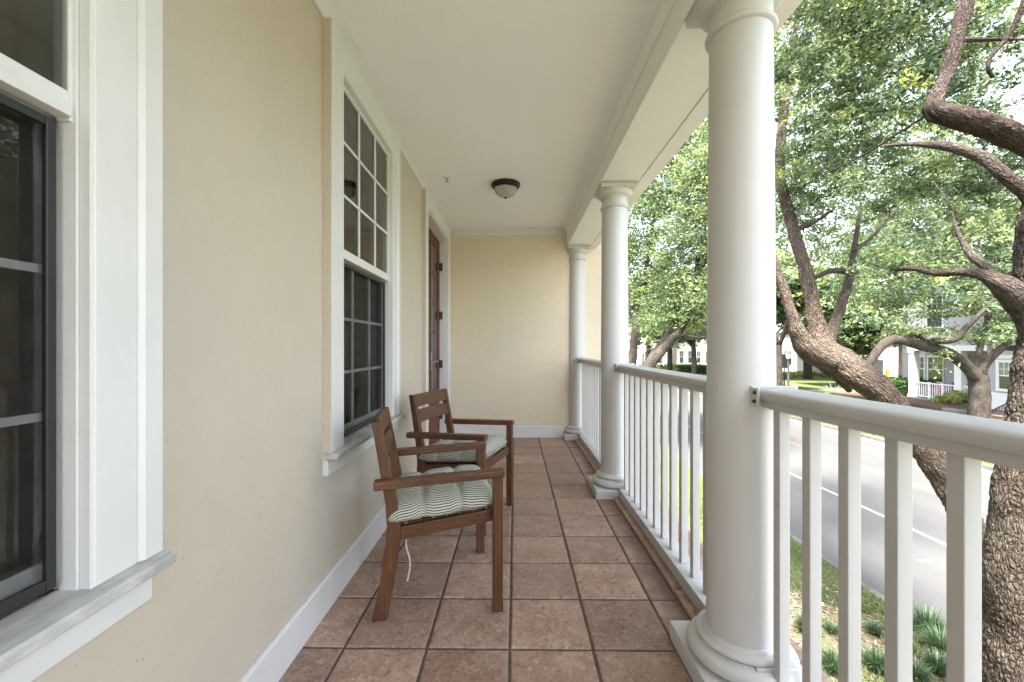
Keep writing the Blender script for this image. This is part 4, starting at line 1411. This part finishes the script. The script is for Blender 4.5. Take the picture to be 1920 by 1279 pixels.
# ================================================================== HOUSES
def pane_set(parent, axis, u, a0, a1, z0, z1, dirn, cols=3, rows=2, frame='hwhite', glass='win', fw=.07):
    """A framed window on a wall plane: axis 'x' for a wall x = u facing dirn, with a running along y."""
    def bx(mb, p0, p1, q0, q1, t0, t1):
        lo, hi = sorted((u + dirn * t0, u + dirn * t1))
        if axis == 'x':
            mb.box(lo, hi, p0, p1, q0, q1)
        else:
            mb.box(p0, p1, lo, hi, q0, q1)
    mb = MB()
    bx(mb, a0 - fw, a0, z0 - fw, z1 + fw, -.01, .05); bx(mb, a1, a1 + fw, z0 - fw, z1 + fw, -.01, .05)
    bx(mb, a0, a1, z1, z1 + fw, -.01, .05); bx(mb, a0, a1, z0 - fw, z0, -.01, .07)
    zm = (z0 + z1) / 2
    bx(mb, a0, a1, zm - .03, zm + .03, -.01, .045)
    for k in range(1, cols):
        y = a0 + (a1 - a0) * k / cols
        bx(mb, y - .012, y + .012, zm + .03, z1, -.005, .03)
    for k in range(1, rows):
        z = zm + (z1 - zm) * k / rows
        bx(mb, a0, a1, z - .012, z + .012, -.005, .028)
    w = build('window', mb, M[frame], parent)
    mb = MB(); bx(mb, a0, a1, z0, zm, .001, .012); build('pane', mb, M['win'], w)
    mb = MB(); bx(mb, a0, a1, zm, z1, .001, .012); build('pane', mb, M[glass], w)
    return w


XH = 25.0
hs = thing('grey_house', 'grey two storey house with a white railed front porch across the road', 'house', (XH, 22, -2.2))
mb = MB()
mb.box(XH + 2.0, XH + 12, 22.35, 29.3, -2.6, 1.02)                 # wall behind the porch
mb.box(XH, XH + 12, 8, 22.3, -2.6, 1.02)                           # front bay, right
mb.box(XH - .02, XH + 12, 8, 26.75, 1.30, 5.6); mb.box(XH + 2.0, XH + 12, 26.751, 29.3, 1.021, 5.6)
build('wall', mb, M['hgrey'], hs)
mb = MB(); mb.box(XH - .05, XH + 2.0, 22.301, 26.77, 1.0, 1.299); mb.box(XH - .03, XH - .001, 8, 22.29, 0.62, .80); mb.box(XH - .03, XH - .001, 8, 22.29, -2.2, -1.15)
build('trim_board', mb, M['hwhite'], hs)
mb = MB(); mb.box(XH - .15, XH + 2.0, 22.301, 26.8, -2.0, -1.93); build('porch_deck', mb, M['concrete'], hs)
mb = MB(); mb.box(XH - .1, XH + 1.99, 22.301, 26.75, -2.6, -2.001); build('porch_base', mb, M['stone'], hs)
mb = MB()
v = [(XH - .6, 7.5, 5.6), (XH + 12.6, 7.5, 5.6), (XH + 12.6, 29.8, 5.6), (XH - .6, 29.8, 5.6), (XH + 5, 13, 8.6), (XH + 7, 13, 8.6), (XH + 7, 24, 8.6), (XH + 5, 24, 8.6)]
mb.hexa(v); build('roof', mb, M['roof'], hs)
for y in (26.38, 23.62):
    mb = MB(); mb.box(XH, XH + .36, y, y + .36, -1.93, 1.0); mb.box(XH - .04, XH + .40, y - .04, y + .40, .86, .96); mb.box(XH - .04, XH + .40, y - .04, y + .40, -1.93, -1.75)
    build('porch_post', mb, M['hwhite'], hs)
for a, b in ((23.98, 26.38), (22.31, 23.62)):
    mb = MB(); mb.box(XH + .14, XH + .22, a, b, -1.04, -.97); mb.box(XH + .14, XH + .22, a, b, -1.85, -1.80)
    n = int((b - a) / .13)
    for k in range(n):
        y = a + (b - a) * (k + .5) / n
        mb.box(XH + .16, XH + .20, y - .02, y + .02, -1.80, -1.04)
    for k in ((1, 2) if b - a > 2 else (1,)):
        y = a + (b - a) * k / (3 if b - a > 2 else 2)
        mb.box(XH + .13, XH + .23, y - .05, y + .05, -1.93, -.94)
    build('porch_railing', mb, M['hwhite'], hs)
pane_set(hs, 'x', XH + 2.0, 26.55, 27.45, -1.0, .55, -1); pane_set(hs, 'x', XH + 2.0, 27.75, 28.3, -1.0, .55, -1, 2)
mb = MB(); mb.box(XH + 1.95, XH + 2.0, 24.7, 25.7, -1.93, .75); build('front_door', mb, M['door_grey'], hs)
mb = MB(); mb.box(XH + 1.95, XH + 2.0, 23.2, 24.1, -1.93, .75); build('side_door', mb, M['hwhite'], hs)
pane_set(hs, 'x', XH - .0005, 21.12, 21.76, -.92, .42, -1, 3, 2, glass='winl', fw=.14); pane_set(hs, 'x', XH - .0005, 20.2, 20.84, -.92, .42, -1, 3, 2, glass='winl', fw=.14)
pane_set(hs, 'x', XH - .0005, 18.2, 18.9, -.92, .42, -1); pane_set(hs, 'x', XH - .02, 24.6, 25.5, 2.4, 4.2, -1); pane_set(hs, 'x', XH - .02, 20.6, 21.6, 2.4, 4.2, -1)
# things on that porch
q = at(1715, 737, 26.2)
ch = thing('garden_chair', 'small red chair behind the railing of the grey house', 'chair', (XH + .75, 25.75, -1.93))
mb = MB(); mb.box(XH + .55, XH + .95, 25.5, 25.95, -1.52, -1.47); build('seat', mb, M['red'], ch)
mb = MB(); mb.prism([(25.5, -1.47), (25.95, -1.47), (25.97, -1.15), (25.88, -1.03), (25.72, -.99), (25.57, -1.03), (25.48, -1.15)], 'x', XH + .95, XH + 1.0); build('backrest', mb, M['red'], ch)
for dx in (.57, .91):
    for dy in (25.53, 25.9):
        mb = MB(); mb.box(XH + dx, XH + dx + .04, dy, dy + .04, -1.93, -1.52); build('leg', mb, M['red'], ch)
ch = thing('porch_armchair', 'dark chair with maroon cushion behind the railing of the grey house', 'chair', (XH + .85, 24.9, -1.93))
mb = MB(); mb.box(XH + .6, XH + 1.1, 24.65, 25.2, -1.5, -1.38); mb.box(XH + 1.1, XH + 1.2, 24.65, 25.2, -1.38, -.92); build('cushion', mb, M['maroon'], ch, bevel=.03)
mb = MB()
for dx in (.6, 1.1):
    for dy in (24.62, 25.18):
        mb.box(XH + dx, XH + dx + .05, dy, dy + .05, -1.93, -1.1)
mb.box(XH + .6, XH + 1.15, 24.62, 24.67, -1.15, -1.1); mb.box(XH + 1.1, XH + 1.15, 24.66, 25.19, -1.56, -1.51); mb.box(XH + .6, XH + .65, 24.66, 25.19, -1.56, -1.51); mb.box(XH + .6, XH + 1.15, 25.18, 25.23, -1.15, -1.1); build('frame', mb, M['iron'], ch)

# black iron fence and low wall by the grey tree
fn = thing('iron_fence', 'black iron stair railing between the grey oak and the thick trunk', 'fence', tuple(at(1868, 790, 19)))
a, b = at(1852, 775, 20.3), at(1888, 768, 19.6)
mb = MB(); zt, zb = 1.22 - (762 - YH) / FPX * 20, -2.5
mb.bar((a.x, a.y, zt - .35), (b.x, b.y, zt + .2), .05, .05); mb.bar((a.x, a.y, zb), (b.x, b.y, zb + .3), .04, .04); build('rail', mb, M['iron'], fn)
for k in range(9):
    t = k / 8
    p = MB(); x, y = a.x + (b.x - a.x) * t, a.y + (b.y - a.y) * t
    p.box(x - .02, x + .02, y - .02, y + .02, -2.75, zt - .35 + .55 * t); build('picket', p, M['iron'], fn)
lw = MB(); p = at(1808, 776, 20.6); lw.box(p.x - .2, p.x + .1, p.y - .9, p.y + .9, -2.7, -1.92)
tag(build('planter_wall', lw, M['concrete'], bevel=.02), 'low pale wall at the foot of the grey oak', 'wall')


# distant white townhouses and others
def townhouse(px, d, w, h, label, arch=False, zb=-2.6, nw=3, mat='hpink'):
    c = at(px, 690, d)
    t = thing('townhouse', label, 'house', (c.x, c.y, zb), 0, 'pale houses beyond the trees')
    mb = MB(); mb.box(c.x - w / 2, c.x + w / 2, c.y, c.y + 9, zb - .4, zb + h); build('wall', mb, M[mat], t)
    mb = MB(); mb.hexa([(c.x - w / 2 - .4, c.y - .4, zb + h + .001), (c.x + w / 2 + .4, c.y - .4, zb + h + .001), (c.x + w / 2 + .4, c.y + 9.4, zb + h + .001), (c.x - w / 2 - .4, c.y + 9.4, zb + h + .001), (c.x - w / 2 + 1, c.y + 4, zb + h + 2), (c.x + w / 2 - 1, c.y + 4, zb + h + 2), (c.x + w / 2 - 1, c.y + 5, zb + h + 2), (c.x - w / 2 + 1, c.y + 5, zb + h + 2)]); build('roof', mb, M['roof'], t)
    for k in range(nw):
        x = c.x - w / 2 + w * (k + .5) / nw
        pane_set(t, 'y', c.y, x - .36, x + .36, zb + .8, zb + 3.0, -1, 2, 3)
        if k % 2 == 0 and h > 6:
            pane_set(t, 'y', c.y, x - .4, x + .4, zb + 4.6, zb + 6.0, -1, 2, 2)
    if arch:
        mb = MB(); pr = [(c.x - .8, zb), (c.x + .8, zb), (c.x + .8, zb + 2.2)] + [(c.x + .8 * math.cos(q), zb + 2.2 + .8 * math.sin(q)) for q in [math.pi * k / 8 for k in range(1, 8)]] + [(c.x - .8, zb + 2.2)]
        n = len(pr); mb.add([(x, c.y - .02, z) for x, z in pr] + [(x, c.y - .001, z) for x, z in pr], [tuple(range(n)), tuple(range(n, 2 * n))[::-1]] + [(i, (i + 1) % n, n + (i + 1) % n, n + i) for i in range(n)])
        build('archway', mb, M['win'], t)
    return t


townhouse(1212, 76, 7.5, 6.5, 'pale townhouse with an arched entry behind the slanting oak', True)
townhouse(1262, 80, 5.5, 6.6, 'pale townhouse half hidden behind the grey trunked tree', nw=2)
townhouse(1310, 78, 8, 7.0, 'pale townhouse with tall dark windows left of the large column', nw=5)
townhouse(1515, 58, 8, 5.6, 'white bungalow with two dark windows behind the leaning oak', nw=4, zb=-2.4, mat='hwhite')
townhouse(1425, 72, 8, 6.6, 'pale house behind the large column and the lamp post')
gb = thing('garage_block', 'grey building with a dark parking entry left of the grey house', 'building', tuple(at(1655, 700, 46)))
c = at(1640, 700, 46)
mb = MB(); mb.box(c.x - .9, c.x + .9, c.y - .001, c.y + .35, -2.5, -.25, 0); build('entry', mb, M['iron'], gb)
mb = MB(); mb.box(c.x - 4.5, c.x - .95, c.y, c.y + 6, -2.6, 2.6); mb.box(c.x + .95, c.x + 4, c.y, c.y + 6, -2.6, 2.6); mb.box(c.x - .95, c.x + .95, c.y + .01, c.y + 6, -.24, 2.6); build('wall', mb, M['hgrey'], gb)
c = at(1665, 702, 38)
mb = MB(); mb.lathe([(.16, -2.3), (.16, -1.0), (.14, -.93), (.08, -.88), (.01, -.87)], (c.x, c.y, 0), 20)
tag(build('bollard', mb, M['yellowpaint'], smooth=True, auto=40), 'yellow bollard post beside the parking entry', 'bollard')

# paths on the far side
mb = MB(); mb.box(16.39, 60, 31.5, 33.2, -2.9, -2.10); 
structure('side_path', mb, M['concrete'])
mb = MB(); mb.box(22.6, 24.9, 8, 30, -2.6, -2.03); structure('mulch_strip', mb, M['redmulch'])

# street lamp and the back of a stop sign
c = at(1478, 730, 29)
sl = thing('street_lamp', 'black street lamp post with a lantern head beside the leaning oak', 'street lamp', (c.x, c.y, -2.6))
mb = MB(); zt = HC - (672 - YH) / FPX * 29
mb.lathe([(.14, -2.6), (.14, -2.3), (.08, -2.2), (.065, zt - .1), (.10, zt - .08), (.10, zt), (.02, zt)], (c.x, c.y, 0), 16); build('post', mb, M['iron'], sl, smooth=True, auto=40)
mb = MB(); mb.lathe([(.12, zt), (.20, zt + .42), (.01, zt + .42)], (c.x, c.y, 0), 8); build('lantern', mb, M['lampglass'], sl)
mb = MB(); mb.lathe([(.24, zt + .421), (.20, zt + .50), (.08, zt + .62), (.03, zt + .72), (.01, zt + .75)], (c.x, c.y, 0), 12); build('cap', mb, M['iron'], sl)
c = at(1471, 677, 34)
sg = thing('road_sign', 'grey back of an octagonal road sign behind the lamp post', 'sign', (c.x, c.y, -2.6))
mb = MB(); r = .62
pr = [(c.x + r * math.cos(math.pi / 8 + k * math.pi / 4), c.z + r * math.sin(math.pi / 8 + k * math.pi / 4)) for k in range(8)]
mb.prism(pr, 'y', c.y - .006, c.y + .006); build('plate', mb, M['signback'], sg)
mb = MB(); mb.box(c.x - .04, c.x + .04, c.y + .007, c.y + .08, -2.7, c.z + .5); build('post', mb, M['iron'], sg)


# hedges, shrubs, agave, tufts
def hedge(x0, x1, y0, y1, z0, z1, label, n=2600, leaf=.12, mt='hedge', name='hedge', cat='hedge', group=None):
    c = ((x0 + x1) / 2, (y0 + y1) / 2, z0)
    t = thing(name, label, cat, c, 0, group)
    P = np.stack([RNG.uniform(x0, x1, n), RNG.uniform(y0, y1, n), z0 + (z1 - z0) * RNG.uniform(0, 1, n) ** .6], 1)
    k = RNG.integers(0, 3, n)
    P[k == 0, 0] = x0 + RNG.normal(0, .06, (k == 0).sum()); P[k == 1, 1] = y0 + RNG.normal(0, .06, (k == 1).sum()); P[k == 2, 2] = z1 + RNG.normal(0, .05, (k == 2).sum())
    quads_object('foliage', leaf_quads(P, leaf, .6, .3), [M[mt]], np.zeros(n, int), t)
    mb = MB(); mb.box(x0 + .12, x1 - .12, y0 + .12, y1 - .12, z0, z1 - .12); build('branch_core', mb, M['hedge'], t)
    return t


def shrub(px, py, d, r, h, label, mt='hedge', n=900, leaf=.13, zb=None):
    b = at(px, py, d)
    if zb is not None:
        b.z = zb
    t = thing('shrub', label, 'shrub', tuple(b), 0, 'shrubs in the front gardens')
    C = clumps_in([(b + Vector((0, 0, h * .5)), (r, r, h * .5))], n, .4)
    quads_object('foliage', leaf_quads(C, leaf, .55, .4), [M[mt]], np.zeros(n, int), t)
    mb = MB()
    for k in range(5):
        a = random.uniform(0, 6.28)
        mb.tube([b, b + Vector((math.cos(a) * r * .3, math.sin(a) * r * .3, h * .4)), b + Vector((math.cos(a) * r * .6, math.sin(a) * r * .6, h * .7))], [.03, .02, .01], 5, sub=3)
    build('stem', mb, M['barkfar'], t)
    return t


a = at(1263, 700, 52); b = at(1328, 700, 52)
hedge(a.x, b.x, a.y, a.y + 2.2, -2.75, HC - (686 - YH) / FPX * 52, 'clipped green hedge before the white townhouses', 4200, .2)
a = at(1645, 745, 25.5)
hedge(25.2, 27.2, 27.0, 29.8, -2.4, -1.03, 'bright clipped hedge at the left corner of the grey house porch', 4200, .15)
for px, py, d, r, h, mt, lab in [(1490, 712, 48, 1.3, 1.0, 'leafy', 'yellow green shrub at the foot of the lamp post'), (1512, 712, 49, 1.4, 1.1, 'leafy', 'second yellow green shrub, right of the lamp post'),
                                 (1535, 712, 50, 1.6, 1.5, 'hedge', 'dark green shrub under the windows of the white bungalow'), (1572, 713, 46, 1.7, 1.3, 'leaf', 'grey green shrub behind the leaning trunk'),
                                 (1462, 714, 46, 1.3, 1.0, 'leafy', 'yellow green shrub behind the road sign'),
                                 (1770, 760, 24.2, .55, .55, 'leafy', 'small yellow green shrub before the porch base'), (1806, 758, 23.2, .8, .8, 'leafy', 'lime shrub beside the grey oak trunk'),
                                 (1215, 705, 50, 2, 1.6, 'hedge', 'round shrub behind the slanting trunks'), (1250, 702, 50, 1.4, 1.3, 'leafy', 'pale shrub left of the clipped hedge')]:
    shrub(px, py, d, r, h, lab, mt, 700, .16 if d < 30 else .26)
b = at(1560, 742, 34); ag = thing('agave', 'spiky blue grey agave on the far lawn', 'plant', tuple(b))
for k in range(26):
    a = random.uniform(0, 6.28); el = random.uniform(.35, 1.45); ln = random.uniform(.9, 1.35)
    dv = Vector((math.cos(a) * math.cos(el), math.sin(a) * math.cos(el), math.sin(el)))
    s = dv.cross(Vector((0, 0, 1))).normalized() * .07
    p = MB(); m_ = b + dv * ln * .5; tip = b + dv * ln + Vector((0, 0, -.08))
    u = s.cross(dv).normalized() * .02
    p.add([b - s * .6, b + s * .6, m_ + s, tip, m_ - s, m_ + u * -1.5], [(0, 1, 5), (1, 2, 5), (2, 3, 5), (3, 4, 5), (4, 0, 5), (0, 4, 3, 2, 1)])
    build('leaf', p, M['agave'], ag)


def tuft(px, py, r, h, n, label):
    a_ = (px - XCPX) / FPX
    d = (HC - ZN) * FPX / (py - YH)
    b = at(px, py, d)
    ang = RNG.uniform(0, 2 * np.pi, n); tilt = RNG.uniform(.1, 1.15, n); ln = h * RNG.uniform(.7, 1.25, n)
    base = np.array(b)[None] + np.stack([np.cos(ang) * r * .35 * RNG.uniform(0, 1, n), np.sin(ang) * r * .35 * RNG.uniform(0, 1, n), -.01 * np.ones(n)], 1)
    out = np.stack([np.cos(ang), np.sin(ang), np.zeros(n)], 1)
    side = np.stack([-np.sin(ang), np.cos(ang), np.zeros(n)], 1)
    w = (.0055 * RNG.uniform(.7, 1.3, n))[:, None]
    up = np.array([[0, 0, 1.0]])
    m1 = base + (out * np.sin(tilt * .5)[:, None] + up * np.cos(tilt * .5)[:, None]) * (ln * .6)[:, None]
    tip = m1 + (out * np.sin(tilt * 1.25)[:, None] + up * np.cos(tilt * 1.25)[:, None]) * (ln * .55)[:, None]
    Q1 = np.stack([base - side * w, base + side * w, m1 + side * w, m1 - side * w], 1)
    Q2 = np.stack([m1 - side * w, m1 + side * w, tip + side * w * .15, tip - side * w * .15], 1)
    o = quads_object('grass_tuft', np.concatenate([Q1, Q2]) - np.array(b)[None, None], [M['tuft']], np.zeros(2 * n, int))
    o.location = b
    return tag(o, label, 'grass tuft', 'grass tufts in the planting bed')


for k, (px, py, r, h, n, lab) in enumerate([(1740, 1188, .30, .30, 420, 'dark grass tuft between the fourth and fifth near balusters, at the kerb'), (1765, 1225, .30, .26, 380, 'dark grass tuft in front of the tuft at the kerb'),
                                            (1512, 1185, .22, .20, 260, 'dark grass tuft just right of the large column'), (1568, 1262, .28, .26, 340, 'dark grass tuft at the edge of the porch floor'),
                                            (1560, 1188, .16, .14, 140, 'small grass tuft in the mulch by the lawn edge'), (1645, 1258, .28, .24, 320, 'grass tuft low between the third and fourth near balusters'),
                                            (1640, 1190, .18, .16, 180, 'pale grass tuft beside the fourth near baluster'), (1760, 1262, .26, .22, 300, 'grass tuft beside the thick oak trunk'),
                                            (1720, 1275, .24, .2, 260, 'lowest grass tuft before the thick oak trunk')]):
    tuft(px, py, r, h, n, lab)


def blades(name, n, xr, yr, zf, h, w, mat, label, gate=None):
    X = RNG.uniform(*xr, n); Y = yr[0] + (yr[1] - yr[0]) * RNG.uniform(0, 1, n) ** 1.6
    if gate is not None:
        k = gate(X, Y); X, Y = X[k], Y[k]; n = len(X)
    Z = np.array([zf(x, y) for x, y in zip(X, Y)])
    b = np.stack([X, Y, Z - .005], 1)
    a = RNG.uniform(0, 2 * np.pi, n)
    s = np.stack([np.cos(a), np.sin(a), 0 * a], 1) * (w * RNG.uniform(.6, 1.4, n))[:, None]
    t = b + np.stack([RNG.normal(0, .45, n), RNG.normal(0, .45, n), np.ones(n)], 1) * (h * RNG.uniform(.5, 1.3, n))[:, None]
    o = quads_object(name, np.stack([b - s, b + s, t + s * .2, t - s * .2], 1), [mat], np.zeros(n, int))
    return tag(o, label, 'grass', None, 'stuff')


blades('lawn_grass', 90000, (2.2, 5.96), (6.5, 26), hN, .055, .005, M['blade'], 'short green grass on the verge beside the road', lambda X, Y: Y > 6.9 + .5 * np.sin(X * 3.1) - .3)
blades('bed_grass', 70000, (2.2, 5.96), (2.6, 7.0), hN, .075, .005, M['blade'], 'patchy grass growing through the leaf litter of the planting bed', lambda X, Y: np.array([mnoise.noise(Vector((x * 1.1, y * 1.1, 5))) > -.06 for x, y in zip(X, Y)]))
blades('far_grass', 60000, (16.4, 24), (12, 48), hF, .09, .012, M['blade'], 'bright mown grass across the road')
n = 5000
P = np.stack([RNG.uniform(2.0, 5.9, n), RNG.uniform(2.5, 7.4, n), np.zeros(n)], 1); P[:, 2] = [hN(x, y) + .012 for x, y in P[:, :2]]
tag(quads_object('leaf_litter', leaf_quads(P, .075, .4, 2.5), [M['litter']], np.zeros(n, int)), 'dry brown leaves strewn over the planting bed', 'leaf litter', None, 'stuff')

# ================================================================== LIGHT
w = bpy.data.worlds.new('World'); sc.world = w; w.use_nodes = True
nt = w.node_tree
bg = nt.nodes['Background']
sky = nt.nodes.new('ShaderNodeTexSky'); sky.sky_type = 'NISHITA'; sky.sun_disc = False
EL, AZ = 64.0, 205.0          # sun elevation; compass direction it stands in, clockwise from +Y
sky.sun_elevation = math.radians(EL); sky.sun_rotation = math.radians(AZ)
sky.air_density = 1.0; sky.dust_density = 2.5; sky.ozone_density = 1.0
hz = nt.nodes.new('ShaderNodeHueSaturation'); hz.inputs['Saturation'].default_value = 0.45     # thin bright cloud
wm = nt.nodes.new('ShaderNodeMix'); wm.data_type = 'RGBA'; wm.blend_type = 'MULTIPLY'; wm.inputs[0].default_value = 1.0; wm.inputs[7].default_value = (0.985, 1.0, 1.02, 1)
L(nt, sky.outputs[0], hz.inputs['Color']); L(nt, hz.outputs[0], wm.inputs[6]); L(nt, wm.outputs[2], bg.inputs[0]); bg.inputs[1].default_value = 0.11
sl_ = bpy.data.lights.new('sun', 'SUN'); sl_.energy = 4.2; sl_.angle = math.radians(12); sl_.color = (1.0, 0.95, 0.88)
so = bpy.data.objects.new('sun', sl_); COL.objects.link(so)
az, el = math.radians(AZ), math.radians(EL)
dirv = Vector((math.sin(az) * math.cos(el), math.cos(az) * math.cos(el), math.sin(el)))
so.rotation_euler = (-dirv).to_track_quat('-Z', 'Y').to_euler()
so.location = (0, 0, 40)

sc.view_settings.view_transform = 'Standard'
sc.view_settings.look = 'None'
sc.view_settings.exposure = 3.42
sc.view_settings.gamma = 1.0
sc.cycles.use_denoising = True
sc.cycles.max_bounces = 12
sc.cycles.diffuse_bounces = 8
sc.cycles.glossy_bounces = 4
sc.cycles.transparent_max_bounces = 16
sc.cycles.sample_clamp_indirect = 8
